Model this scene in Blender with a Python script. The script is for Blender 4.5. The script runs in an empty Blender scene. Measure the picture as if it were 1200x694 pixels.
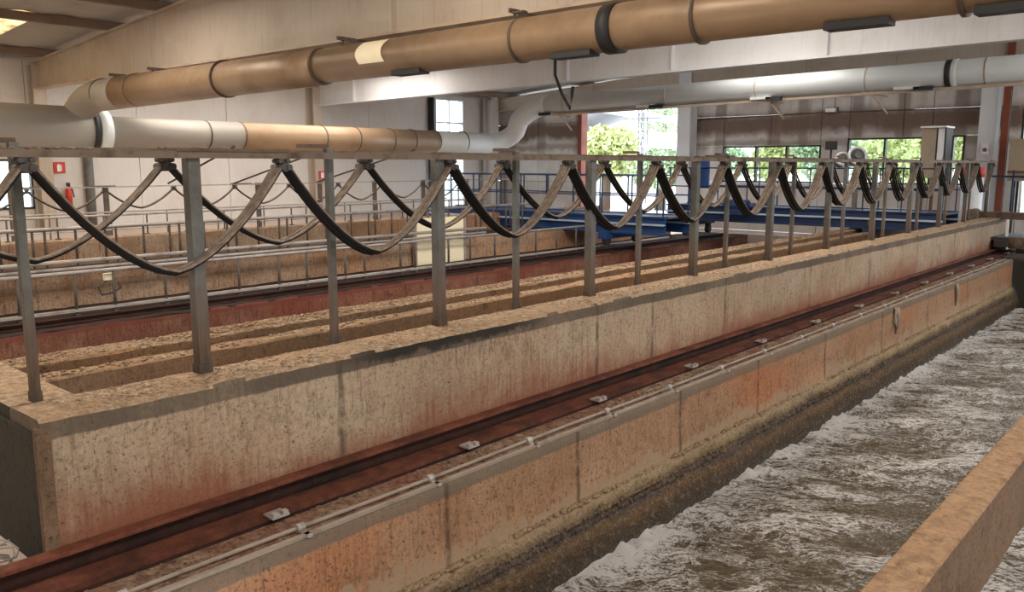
import bpy, bmesh, math, random
from mathutils import Vector, Matrix, noise
random.seed(7)
SC = bpy.context.scene
COL = SC.collection
# ------------------------------------------------------------------ camera
EYE = 1.0
PITCH = math.radians(8.93); AZ = math.radians(41.25)
fh = Vector((math.cos(AZ), math.sin(AZ), 0)); rt = Vector((math.sin(AZ), -math.cos(AZ), 0)); zu = Vector((0, 0, 1))
fwd = fh*math.cos(PITCH) - zu*math.sin(PITCH); upv = fh*math.sin(PITCH) + zu*math.cos(PITCH)
cam_d = bpy.data.cameras.new('camera'); cam_d.sensor_width = 36; cam_d.lens = 980/1200*36; cam_d.clip_start = .05; cam_d.clip_end = 400
cam = bpy.data.objects.new('camera', cam_d); COL.objects.link(cam)
m = Matrix((rt, upv, -fwd)).transposed().to_4x4(); m.translation = Vector((0, 0, EYE)); cam.matrix_world = m
SC.camera = cam
# ------------------------------------------------------------------ world, light, exposure
w = bpy.data.worlds.new('sky'); SC.world = w; w.use_nodes = True
wn = w.node_tree; wn.nodes.clear()
wo = wn.nodes.new('ShaderNodeOutputWorld'); wb = wn.nodes.new('ShaderNodeBackground')
tc = wn.nodes.new('ShaderNodeTexCoord'); sx = wn.nodes.new('ShaderNodeSeparateXYZ'); cr = wn.nodes.new('ShaderNodeValToRGB')
wn.links.new(tc.outputs['Generated'], sx.inputs[0]); wn.links.new(sx.outputs['Z'], cr.inputs[0])
cr.color_ramp.elements[0].position = 0.0; cr.color_ramp.elements[0].color = (.93, .95, 1, 1)
cr.color_ramp.elements[1].position = .7; cr.color_ramp.elements[1].color = (.62, .76, 1, 1)
wn.links.new(cr.outputs[0], wb.inputs[0]); wb.inputs[1].default_value = 4.2
wn.links.new(wb.outputs[0], wo.inputs[0])
SC.view_settings.view_transform = 'Standard'; SC.view_settings.look = 'None'; SC.view_settings.gamma = 1
SC.view_settings.use_curve_mapping = False; SC.view_settings.exposure = 0.5

def area(name, loc, rot, sx_, sy_, power, col):
    l = bpy.data.lights.new(name, 'AREA'); l.shape = 'RECTANGLE'; l.size = sx_; l.size_y = sy_; l.energy = power; l.color = col
    o = bpy.data.objects.new(name, l); COL.objects.link(o); o.location = loc; o.rotation_euler = rot; return o
# area lamps stand in for roof lights; others are added inside the solid walls
area('roof_light_near', (7, -1.2, 4.1), (0, 0, 0), 22, 1.4, 620, (1, .95, .88))
area('roof_light_mid', (9.2, 5.6, 3.6), (0, 0, 0), 4.4, 1.4, 210, (1, .93, .84))
area('roof_light_mid_far', (15.2, 7.6, 3.5), (0, 0, 0), 3.4, 2.2, 70, (1, .96, .92))
area('roof_fill_near_left', (2.2, 5.6, 3.6), (0, 0, 0), 5.5, 1.4, 160, (1, .90, .76))  # lamp added to brighten the top of the big duct
area('roof_light_left', (9.8, 14.5, 3.05), (0, 0, 0), 5.6, 2.5, 170, (1, .94, .87))
area('roof_light_left_near', (2.5, 11.5, 3.25), (0, 0, 0), 6, 2.0, 150, (1, .92, .82))
area('side_fill_near', (-1, -7.9, 2.2), (math.radians(90), 0, 0), 9, 1.8, 60, (1, .93, .84))
area('side_fill_far', (12, -7.9, 2.0), (math.radians(90), 0, 0), 14, 2.6, 330, (.90, .95, 1))
area('end_fill', (-7.8, 5, 2.2), (math.radians(90), 0, math.radians(-90)), 14, 1.6, 130, (1, .90, .78))

# ------------------------------------------------------------------ mesh helpers
WORLDLOC = {}
class MB:
    def __init__(s): s.bm = bmesh.new()
    def box(s, x0, x1, y0, y1, z0, z1):
        v = [s.bm.verts.new(p) for p in ((x0,y0,z0),(x1,y0,z0),(x1,y1,z0),(x0,y1,z0),(x0,y0,z1),(x1,y0,z1),(x1,y1,z1),(x0,y1,z1))]
        for f in ((3,2,1,0),(4,5,6,7),(0,1,5,4),(1,2,6,5),(2,3,7,6),(3,0,4,7)): s.bm.faces.new([v[i] for i in f])
        return s
    def bar(s, a, b, wdt, hgt=None, up=(0,0,1)):
        a, b = Vector(a), Vector(b); d = (b-a).normalized(); u = Vector(up)
        if abs(d.dot(u)) > .98: u = Vector((1,0,0))
        sd = d.cross(u).normalized(); u = sd.cross(d).normalized(); h = (hgt or wdt)/2; q = wdt/2
        v = []
        for p in (a, b):
            for i, j in ((-1,-1),(1,-1),(1,1),(-1,1)): v.append(s.bm.verts.new(p + sd*q*i + u*h*j))
        for f in ((0,1,2,3),(7,6,5,4),(0,4,5,1),(1,5,6,2),(2,6,7,3),(3,7,4,0)): s.bm.faces.new([v[i] for i in f])
        return s
    def tube(s, pts, r, n=8, cap=True, up0=None):
        pts = [Vector(p) for p in pts]; rs = r if isinstance(r, (list, tuple)) else [r]*len(pts)
        rings = []; u = None
        for i, p in enumerate(pts):
            d = (pts[min(i+1, len(pts)-1)] - pts[max(i-1, 0)]).normalized()
            if u is None:
                ref = Vector((0,0,1)) if abs(d.z) < .9 else Vector((1,0,0)); u = (ref - d*ref.dot(d)).normalized()
            else: u = (u - d*u.dot(d)).normalized()
            v = d.cross(u)
            rings.append([s.bm.verts.new(p + (u*math.cos(t*2*math.pi/n) + v*math.sin(t*2*math.pi/n))*rs[i]) for t in range(n)])
        for a, b in zip(rings, rings[1:]):
            for t in range(n):
                f = s.bm.faces.new((a[t], a[(t+1)%n], b[(t+1)%n], b[t])); f.smooth = True
        if cap: s.bm.faces.new(rings[0][::-1]); s.bm.faces.new(rings[-1])
        return s
    def prism(s, prof, axis, a, b):      # prof: 2D points; axis 'x' -> (y,z), 'y' -> (x,z), 'z' -> (x,y)
        def P(q, t): return {'x': (t, q[0], q[1]), 'y': (q[0], t, q[1]), 'z': (q[0], q[1], t)}[axis]
        A = [s.bm.verts.new(P(q, a)) for q in prof]; B = [s.bm.verts.new(P(q, b)) for q in prof]; n = len(prof)
        for i in range(n): s.bm.faces.new((A[i], A[(i+1)%n], B[(i+1)%n], B[i]))
        s.bm.faces.new(A[::-1]); s.bm.faces.new(B); return s
    def strip(s, sections):              # sections: list of lists of points (grid)
        g = [[s.bm.verts.new(p) for p in sec] for sec in sections]
        for a, b in zip(g, g[1:]):
            for i in range(len(a)-1):
                f = s.bm.faces.new((a[i], b[i], b[i+1], a[i+1])); f.smooth = True
        return s
    def ico(s, c, r, sub=1, sc=(1,1,1), jit=0):
        d = bmesh.ops.create_icosphere(s.bm, subdivisions=sub, radius=r)
        for v in d['verts']:
            k = 1 + (random.random()-.5)*jit
            v.co = Vector((v.co.x*sc[0]*k, v.co.y*sc[1]*k, v.co.z*sc[2]*k)) + Vector(c)
        return s

def link(name, me, mat, parent, loc):
    if mat: 
        if not me.materials: me.materials.append(mat)
    o = bpy.data.objects.new(name, me); COL.objects.link(o)
    WORLDLOC[o.name] = Vector(loc)
    if parent: o.parent = parent; o.location = Vector(loc) - WORLDLOC[parent.name]
    else: o.location = loc
    return o
def obj(name, mb, mat, parent=None, label=None, cat=None, group=None, kind=None, loc=None, bevel=0, recalc=True):
    bm = mb.bm
    if recalc: bmesh.ops.recalc_face_normals(bm, faces=bm.faces)
    if bevel: 
        bmesh.ops.bevel(bm, geom=[e for e in bm.edges if len(e.link_faces)==2 and e.calc_face_angle(0) > .6], offset=bevel, segments=2, affect='EDGES', profile=.6)
    if loc is None:
        xs = [v.co.x for v in bm.verts]; ys = [v.co.y for v in bm.verts]; zs = [v.co.z for v in bm.verts]
        loc = Vector(((min(xs)+max(xs))/2, (min(ys)+max(ys))/2, min(zs)))
    loc = Vector(loc)
    for v in bm.verts: v.co -= loc
    me = bpy.data.meshes.new(name); bm.to_mesh(me); bm.free()
    o = link(name, me, mat, parent, loc)
    tag(o, label, cat, group, kind)
    return o
def rawobj(name, verts, faces, mat, parent=None, loc=None, smooth=False, **k):
    if loc is None:
        xs = [v[0] for v in verts]; ys = [v[1] for v in verts]; zs = [v[2] for v in verts]
        loc = ((min(xs)+max(xs))/2, (min(ys)+max(ys))/2, min(zs))
    a, b, c = loc
    me = bpy.data.meshes.new(name); me.from_pydata([(x-a, y-b, z-c) for x, y, z in verts], [], faces)
    if smooth: me.polygons.foreach_set('use_smooth', [True]*len(me.polygons))
    o = link(name, me, mat, parent, loc); return tag(o, **k)
def tag(o, label=None, cat=None, group=None, kind=None):
    if label: o['label'] = label
    if cat: o['category'] = cat
    if group: o['group'] = group
    if kind: o['kind'] = kind
    return o
def empty(name, loc, label=None, cat=None, group=None, kind=None):
    o = bpy.data.objects.new(name, None); COL.objects.link(o); o.location = loc; o.empty_display_size = .1
    WORLDLOC[o.name] = Vector(loc); return tag(o, label, cat, group, kind)
def again(src, parent, loc, name=None, scale=None):   # another part with the same mesh
    o = src.copy(); COL.objects.link(o); o.parent = parent
    o.location = Vector(loc) - (WORLDLOC[parent.name] if parent else Vector())
    WORLDLOC[o.name] = Vector(loc)
    if scale: o.scale = scale
    return o

# ------------------------------------------------------------------ materials
class NT:
    def __init__(s, name):
        s.m = bpy.data.materials.new(name); s.m.use_nodes = True; s.t = s.m.node_tree; s.t.nodes.clear()
        s.out = s.n('ShaderNodeOutputMaterial'); s.b = s.n('ShaderNodeBsdfPrincipled'); s.l(s.b.outputs[0], s.out.inputs[0])
        s.pos = s.n('ShaderNodeNewGeometry').outputs['Position']; s._sep = None
    def n(s, t, **k):
        x = s.t.nodes.new(t)
        for a, b in k.items(): setattr(x, a, b)
        return x
    def l(s, a, b): s.t.links.new(a, b)
    def val(s, sock, v):
        if hasattr(v, 'is_output') or isinstance(v, bpy.types.NodeSocket): s.l(v, sock)
        else: sock.default_value = v
    def sep(s):
        if s._sep is None: s._sep = s.n('ShaderNodeSeparateXYZ'); s.l(s.pos, s._sep.inputs[0])
        return s._sep.outputs
    def mapped(s, scale, rot=(0,0,0), src=None):
        x = s.n('ShaderNodeMapping'); s.l(src or s.pos, x.inputs[0]); x.inputs['Scale'].default_value = scale; x.inputs['Rotation'].default_value = rot
        return x.outputs[0]
    def noise(s, scale, detail=5, rough=.6, vec=None, dist=0):
        x = s.n('ShaderNodeTexNoise'); s.l(vec or s.pos, x.inputs['Vector']); x.inputs['Scale'].default_value = scale
        x.inputs['Detail'].default_value = detail; x.inputs['Roughness'].default_value = rough; x.inputs['Distortion'].default_value = dist
        return x.outputs['Fac']
    def vor(s, scale, vec=None, out='Distance', feat='F1'):
        x = s.n('ShaderNodeTexVoronoi', feature=feat); s.l(vec or s.pos, x.inputs['Vector']); x.inputs['Scale'].default_value = scale; return x.outputs[out]
    def ramp(s, f, pts):
        x = s.n('ShaderNodeValToRGB'); s.l(f, x.inputs[0]); e = x.color_ramp.elements
        while len(e) < len(pts): e.new(.5)
        for i, (p, c) in enumerate(pts):
            e[i].position = p; e[i].color = (c, c, c, 1) if isinstance(c, (int, float)) else (*c, 1)
        return x.outputs[0]
    def rng(s, f, a, b, c=0, d=1):
        x = s.n('ShaderNodeMapRange'); x.interpolation_type = 'SMOOTHSTEP'; s.val(x.inputs[0], f)
        for i, v in enumerate((a, b, c, d)): x.inputs[i+1].default_value = v
        return x.outputs[0]
    def math(s, op, a, b=0.0):
        x = s.n('ShaderNodeMath', operation=op); s.val(x.inputs[0], a); s.val(x.inputs[1], b); return x.outputs[0]
    def mix(s, f, a, b, mode='MIX'):
        x = s.n('ShaderNodeMix', data_type='RGBA', blend_type=mode); s.val(x.inputs[0], f)
        for sock, v in ((x.inputs[6], a), (x.inputs[7], b)):
            if isinstance(v, tuple): sock.default_value = (*v, 1)
            else: s.l(v, sock)
        return x.outputs[2]
    def bump(s, h, strength=.5, dist=.01, prev=None):
        x = s.n('ShaderNodeBump'); s.l(h, x.inputs['Height']); x.inputs['Strength'].default_value = strength; x.inputs['Distance'].default_value = dist
        if prev is not None: s.l(prev, x.inputs['Normal'])
        return x.outputs[0]
    def done(s, col, rough=.8, normal=None, metal=0, spec=None):
        s.val(s.b.inputs['Base Color'], (*col, 1) if isinstance(col, tuple) else col); s.val(s.b.inputs['Roughness'], rough)
        s.val(s.b.inputs['Metallic'], metal)
        if spec is not None: s.b.inputs['Specular IOR Level'].default_value = spec
        if normal is not None: s.l(normal, s.b.inputs['Normal'])
        return s.m

def concrete(name, base=(.42,.34,.26), dark=(.22,.17,.13), light=(.58,.49,.39), rust_z=None, band=None, streak=.5, axis='x', warm=(.50,.30,.18), warmf=.35, joints=None, deposit=None, chip=None):
    """aged cast concrete: blotches, thin run-down streaks, pits; rust stain rising from the rail line; damp band under the coping"""
    t = NT(name); z = t.sep()[2]
    blot = t.noise(1.3, 6, .65); fine = t.noise(38, 4, .7)
    sm = t.mapped((9, 9, .8)); st = t.noise(3.6, 6, .72, sm); sm2 = t.mapped((34, 34, 3.0)); st2 = t.noise(2.6, 5, .75, sm2)
    c = t.mix(t.rng(blot, .3, .7), base, light)
    c = t.mix(t.math('MULTIPLY', t.rng(t.noise(.55, 4, .6, t.mapped((1,1,2))), .42, .68), warmf), c, warm)
    c = t.mix(t.math('MULTIPLY', t.rng(st, .5, .75), streak), c, dark)
    c = t.mix(t.math('MULTIPLY', t.rng(st2, .55, .75), streak*.8), c, tuple(min(1, v*1.45) for v in light))
    c = t.mix(t.math('MULTIPLY', t.rng(st2, .46, .30), streak*.6), c, dark)
    c = t.mix(t.math('MULTIPLY', t.rng(t.noise(55, 5, .85), .53, .62), .8), c, dark)
    c = t.mix(t.math('MULTIPLY', t.rng(t.noise(5.0, 8, .8), .52, .68), .6), c, dark)
    pits = t.rng(t.noise(30, 3, .85), .60, .68)
    c = t.mix(t.math('MULTIPLY', pits, .75), c, tuple(v*.45 for v in dark))
    c = t.mix(t.math('MULTIPLY', t.rng(fine, .35, .75), .28), c, tuple(v*.5 for v in dark))
    if band:
        z0, z1, bc, bf = band
        e = t.math('ADD', z, t.math('MULTIPLY', t.math('SUBTRACT', t.noise(2.2, 5, .7), .5), .05))
        f = t.rng(e, z0-.006, z0+.006)
        c = t.mix(t.math('MULTIPLY', f, t.rng(t.noise(1.6, 4, .7), .25, .6, bf*.7, bf)), c, bc)
    if chip:
        x0_, x1_ = chip; o_ = t.sep()[0]
        f = t.math('MULTIPLY', t.rng(t.math('ABSOLUTE', t.math('SUBTRACT', o_, (x0_+x1_)/2)), (x1_-x0_)/2+.25, (x1_-x0_)/2-.25), t.rng(t.math('ADD', z, t.math('MULTIPLY', t.math('SUBTRACT', t.noise(6, 6, .75), .5), .22)), -.085, -.04))
        c = t.mix(t.math('MULTIPLY', f, .93), c, (.018,.015,.012))
        f = t.math('MULTIPLY', t.rng(t.math('ABSOLUTE', t.math('SUBTRACT', o_, (x0_+x1_)/2+.3)), (x1_-x0_)/2+.2, .1), t.math('MULTIPLY', t.rng(st2, .5, .62), t.rng(t.math('ADD', z, t.math('MULTIPLY', t.math('SUBTRACT', st, .5), .5)), -.34, -.1)))
        c = t.mix(t.math('MULTIPLY', f, .75), c, (.05,.035,.025))
    if rust_z:
        for (zz, ht, rc, rf) in rust_z:
            e = t.math('ADD', z, t.math('MULTIPLY', t.math('SUBTRACT', st, .5), -.25*ht/.3))
            e = t.math('ADD', e, t.math('MULTIPLY', t.math('SUBTRACT', t.noise(.9, 6, .7), .5), -.75*ht/.3))
            c = t.mix(t.math('MULTIPLY', t.rng(e, zz+ht, zz), rf), c, rc)
    if deposit:
        dz, dc = deposit
        e = t.math('ADD', z, t.math('MULTIPLY', t.math('SUBTRACT', t.noise(1.5, 4, .6, t.mapped((1.6, 1, .3))), .5), -.5))
        e = t.math('ADD', e, t.math('MULTIPLY', t.math('SUBTRACT', t.noise(5, 3, .6, t.mapped((3, 3, .35))), .5), -.2))
        c = t.mix(t.math('MULTIPLY', t.rng(e, dz+.012, dz), t.rng(t.noise(16, 5, .75), .3, .6, .35, .95)), c, dc)
    if joints:
        o = t.sep()[0 if axis == 'x' else 1]
        for j in joints:
            d = t.math('ABSOLUTE', t.math('SUBTRACT', o, t.math('ADD', j, t.math('MULTIPLY', t.math('SUBTRACT', t.noise(7, 3, .6), .5), .03))))
            c = t.mix(t.math('MULTIPLY', t.rng(d, .03, .004), t.rng(t.noise(9, 3), .3, .6, .2, .75)), c, tuple(v*.55 for v in dark))
    h = t.math('ADD', t.math('MULTIPLY', fine, .5), t.math('SUBTRACT', t.math('MULTIPLY', t.noise(9, 6, .7), .8), t.math('MULTIPLY', pits, .5)))
    return t.done(c, t.rng(blot, .3, .7, .75, .95), t.bump(h, .7, .012), spec=.3)

def crusty(name, a, b, c_, scale=20, bumpd=.02):     # gritty, deposited tops
    t = NT(name); n1 = t.noise(scale, 6, .75); n2 = t.noise(3, 5, .6); v = t.vor(scale*2.2)
    c = t.mix(t.rng(n1, .35, .68), b, a); c = t.mix(t.math('MULTIPLY', t.rng(n2, .4, .7), .7), c, c_)
    c = t.mix(t.math('MULTIPLY', t.rng(v, .1, .0), .5), c, tuple(x*1.3 for x in a))
    c = t.mix(t.math('MULTIPLY', t.rng(t.noise(scale*1.7, 3, .6), .58, .7), .6), c, tuple(x*.5 for x in b))
    return t.done(c, .9, t.bump(t.math('ADD', n1, t.math('MULTIPLY', v, .6)), .9, bumpd), spec=.25)

def painted(name, col, dirt=(.25,.2,.16), df=.4, rough=.55, metal=0, scale=2.0, streak=True, speck=.3, grad=None):
    t = NT(name); n = t.noise(scale, 6, .65); c = t.mix(t.math('MULTIPLY', t.rng(n, .45, .75), df), col, dirt)
    if streak:
        s2 = t.noise(3, 4, .6, t.mapped((7, 7, .5))); c = t.mix(t.math('MULTIPLY', t.rng(s2, .5, .75), df*.7), c, dirt)
    sp = t.noise(scale*14, 4, .7); c = t.mix(t.math('MULTIPLY', t.rng(sp, .55, .75), speck), c, dirt)
    return t.done(c, t.rng(n, .3, .7, rough-.08, rough+.12), t.bump(sp, .25, .004), metal)

def rusty(name, a=(.22,.06,.03), b=(.38,.13,.06), c_=(.09,.04,.03), scale=9, rough=.85):
    t = NT(name); n = t.noise(scale, 6, .75); n2 = t.noise(scale*.3, 4, .6)
    c = t.mix(t.rng(n, .35, .65), a, b); c = t.mix(t.math('MULTIPLY', t.rng(n2, .45, .65), .8), c, c_)
    return t.done(c, rough, t.bump(n, .8, .008), spec=.25)

def glow_free(name, col, rough=.5): return NT(name).done(col, rough)

M = {}
M['wall_main'] = concrete('cast_concrete_main', base=(.335,.24,.16), light=(.46,.36,.255), dark=(.12,.09,.065), rust_z=[(-.64, .26, (.16,.042,.025), .92), (-.62, .36, (.24,.09,.045), .55)], band=(-.088, 0, (.085,.066,.048), .9), streak=.7, chip=(2.75, 4.2), joints=[2.62, 4.94, 5.7, 6.94, 8.9, 10.8, 12.8, 14.8, 16.6])
M['wall_low'] = concrete('cast_concrete_low', base=(.29,.15,.078), light=(.38,.235,.14), dark=(.085,.045,.025), rust_z=[(-1.7, .75, (.13,.075,.04), .95), (-1.45, .42, (.20,.11,.055), .8)], band=(-.715, -.6, (.12,.10,.075), .8), streak=.75, warm=(.40,.15,.06), warmf=.75, deposit=(-1.03, (.27,.19,.12)), joints=[2.9, 4.04, 5.3, 6.6, 8.1, 9.8, 11.6, 13.6, 15.6])
M['ledge'] = crusty('gritty_ledge', (.36,.25,.17), (.13,.07,.045), (.20,.07,.04), 20, .02)
M['top'] = crusty('worn_coping', (.58,.43,.29), (.25,.16,.10), (.48,.31,.18), 22, .03)
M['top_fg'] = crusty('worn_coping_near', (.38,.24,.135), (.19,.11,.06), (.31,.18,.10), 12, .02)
M['end_dark'] = concrete('dark_concrete', base=(.035,.033,.024), light=(.05,.045,.035), dark=(.015,.014,.01), streak=.4, warmf=0)  # near-black concrete for end walls and channel floors
M['baffle'] = concrete('baffle_concrete', base=(.24,.145,.08), light=(.34,.22,.13), dark=(.07,.045,.025), streak=.5, warm=(.40,.21,.1), warmf=.6)
M['baffle_top'] = crusty('baffle_top_crust', (.56,.40,.265), (.17,.105,.06), (.33,.20,.12), 28, .03)
M['rust_wall'] = concrete('rust_stained_concrete', base=(.17,.06,.036), light=(.33,.18,.12), dark=(.055,.015,.01), streak=.9, warm=(.22,.05,.03), warmf=.8, band=(-.70,-.6,(.15,.04,.025),.7))
M['tan_wall'] = concrete('tan_concrete', base=(.31,.185,.11), light=(.50,.37,.26), dark=(.09,.04,.025), streak=.9, warm=(.50,.25,.12), warmf=.7)
def crust_mat():
    t = NT('sediment_crust'); z = t.sep()[2]; n1 = t.noise(22, 6, .75); n2 = t.noise(2.5, 5, .65); v = t.vor(45)
    e = t.math('ADD', z, t.math('MULTIPLY', t.math('SUBTRACT', n2, .5), .16))
    c = t.ramp(t.rng(e, -1.52, -1.05), [(0, (.045,.030,.018)), (.22, (.075,.048,.027)), (.42, (.15,.09,.045)), (.55, (.085,.06,.045)), (.68, (.11,.08,.06)), (.8, (.20,.135,.075)), (.93, (.36,.26,.15))])
    c = t.mix(t.math('MULTIPLY', t.rng(n1, .5, .72), .55), c, (.34,.26,.18)); c = t.mix(t.math('MULTIPLY', t.rng(n1, .5, .3), .7), c, (.03,.02,.013))
    return t.done(c, t.rng(z, -1.5, -1.35, .35, .9), t.bump(t.math('ADD', n1, t.math('MULTIPLY', v, .6)), .9, .03), spec=.3)
M['crust'] = crust_mat()
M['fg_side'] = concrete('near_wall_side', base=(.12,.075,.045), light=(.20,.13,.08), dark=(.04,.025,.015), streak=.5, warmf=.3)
M['rail'] = rusty('rusted_rail', (.085,.026,.016), (.15,.05,.028), (.04,.018,.012), 11)
M['rail_dark'] = rusty('dark_rust_and_shade', (.028,.012,.009), (.05,.018,.012), (.012,.009,.008), 12)  # near-black colour also carries the shade under the rail head
M['rail_head'] = rusty('rail_head', (.12,.038,.022), (.19,.065,.035), (.07,.022,.014), 14, .8)
M['galv'] = painted('galvanised_steel', (.165,.165,.155), (.085,.07,.055), .6, .55, .25, 5, True, .4)
def post_mat():
    t = NT('galvanised_post'); z = t.sep()[2]; n = t.noise(5, 6, .7); st = t.noise(3, 4, .7, t.mapped((12, 12, 1)))
    c = t.mix(t.rng(n, .35, .7), (.14,.145,.135), (.085,.078,.065)); e = t.math('ADD', z, t.math('MULTIPLY', t.math('SUBTRACT', st, .5), -.7))
    c = t.mix(t.math('MULTIPLY', t.rng(e, .62, .05), .92), c, (.115,.065,.038)); c = t.mix(t.math('MULTIPLY', t.rng(t.noise(60, 3, .7), .55, .7), .45), c, (.05,.04,.03))
    c = t.mix(t.math('MULTIPLY', t.rng(e, .16, .0), .8), c, (.05,.035,.025))
    return t.done(c, .6, t.bump(n, .2, .004), .15)
M['post'] = post_mat()
M['galv_dusty'] = painted('dusty_brown_steel', (.17,.125,.09), (.05,.032,.02), .85, .75, .05, 9, False, .6)
M['galv_brown'] = painted('brown_stained_steel', (.14,.09,.06), (.05,.03,.02), .7, .8, .05, 7, True, .5)
M['rail_steel'] = painted('pale_railing_steel', (.42,.38,.35), (.13,.09,.07), .65, .5, .25, 6, False, .45)
M['rail_steel_dk'] = painted('dull_railing_steel', (.12,.095,.08), (.05,.035,.03), .5, .6, .2, 6, False, .4)
M['conduit'] = painted('grey_plastic_conduit', (.27,.215,.165), (.09,.06,.04), .7, .6, 0, 6, False, .4)
M['pipe1'] = painted('dusty_duct_paint', (.37,.245,.145), (.20,.115,.06), .75, .38, .15, 1.1, False, .25)
M['pipe_grey'] = painted('grey_duct_paint', (.33,.295,.25), (.36,.28,.21), .5, .45, .1, 1.1, False, .2)
M['pipe_white'] = painted('white_duct_paint', (.72,.74,.72), (.5,.45,.38), .25, .4, .05, 1.2, False, .1)
M['black'] = glow_free('black_rubber', (.02,.02,.02), .6)
M['seam'] = glow_free('dark_seam_band', (.10,.07,.05), .6)
M['cream'] = painted('cream_and_sunlit', (.95,.84,.60), (.7,.55,.3), .3, .5, 0, 4, False, .1)  # also colours the painted sunlit spot on the big duct
M['beam'] = painted('pale_beam_paint', (.52,.44,.355), (.34,.24,.165), .6, .6, 0, .8, True, .2)
M['beam_white'] = painted('white_beam_paint', (.70,.70,.71), (.48,.42,.36), .4, .6, 0, .8, True, .15)
M['flange'] = painted('flange_paint', (.54,.42,.31), (.28,.17,.10), .6, .6, 0, 2, False, .3)
M['purlin'] = painted('brown_purlin', (.22,.15,.105), (.12,.08,.05), .6, .7, 0, 2, False, .3)
M['sheet'] = painted('roof_sheet', (.46,.42,.37), (.26,.2,.16), .5, .7, 0, 1.2, False, .2)
M['plaster'] = painted('pale_wall_panel', (.70,.665,.63), (.52,.43,.36), .45, .85, 0, .7, True, .12)
M['sky_sheet'] = painted('warm_rooflight_sheet', (.95,.78,.48), (.5,.32,.15), .8, .4, 0, 1.5, False, .2)
M['navy'] = painted('navy_bridge_paint', (.010,.03,.10), (.02,.025,.04), .5, .45, 0, 3, False, .3)
M['blue'] = painted('blue_bridge_paint', (.010,.055,.19), (.03,.045,.08), .4, .45, 0, 3, False, .2)
M['stripe'] = painted('pale_blue_edge', (.42,.52,.62), (.2,.22,.25), .4, .5, 0, 3, False, .2)
M['white'] = painted('white_enamel', (.82,.83,.84), (.5,.48,.45), .25, .4, 0, 3, False, .1)
M['cab'] = painted('brown_cabinet_paint', (.36,.28,.20), (.2,.15,.1), .4, .6, 0, 3, False, .2)
M['ochre'] = painted('red_oxide_paint', (.22,.05,.022), (.09,.03,.018), .5, .6, 0, 3, True, .3)
M['dark_steel'] = painted('dark_steel', (.07,.06,.055), (.03,.025,.02), .5, .6, .3, 5, False, .3)
M['red'] = glow_free('sign_red', (.62,.05,.03), .5)
M['sign_white'] = glow_free('sign_white', (.9,.9,.88), .5)
M['frame'] = glow_free('dark_window_frame', (.03,.028,.025), .5)
M['ground'] = painted('pale_yard', (.62,.58,.52), (.4,.36,.3), .5, .9, 0, .4, False, .2)
M['house'] = painted('pale_building', (.80,.78,.74), (.6,.55,.5), .3, .8, 0, .5, False, .1)
M['roof_out'] = painted('grey_outdoor_roof', (.50,.50,.50), (.35,.33,.3), .4, .8, 0, .5, False, .1)
M['bark'] = glow_free('bark', (.12,.08,.05), .9)
M['floor'] = painted('pinkish_floor', (.60,.49,.41), (.42,.30,.23), .5, .85, 0, 1.0, False, .3)

def rooflight_mat():
    t = NT('rooflight_sheet'); tr = t.n('ShaderNodeBsdfTranslucent'); mx = t.n('ShaderNodeMixShader'); mx.inputs[0].default_value = .75
    n = t.noise(1.6, 5, .7); c = t.mix(t.rng(n, .42, .6), (.95,.80,.52), (.50,.30,.14)); t.val(t.b.inputs['Base Color'], c); t.l(c, tr.inputs[0])
    t.l(t.b.outputs[0], mx.inputs[1]); t.l(tr.outputs[0], mx.inputs[2]); t.l(mx.outputs[0], t.out.inputs[0]); return t.m
M['sky_sheet'] = rooflight_mat()
def leaf_mat(name, a, b):
    t = NT(name); n = t.noise(6, 4, .6); c = t.mix(t.rng(n, .3, .7), a, b)
    t.b.inputs['Subsurface Weight'].default_value = 0
    return t.done(c, .7)
M['leaf_yellow'] = leaf_mat('yellow_green_leaf', (.42,.46,.14), (.70,.72,.36))
M['leaf_green'] = leaf_mat('green_leaf', (.24,.33,.16), (.50,.58,.34))

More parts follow.
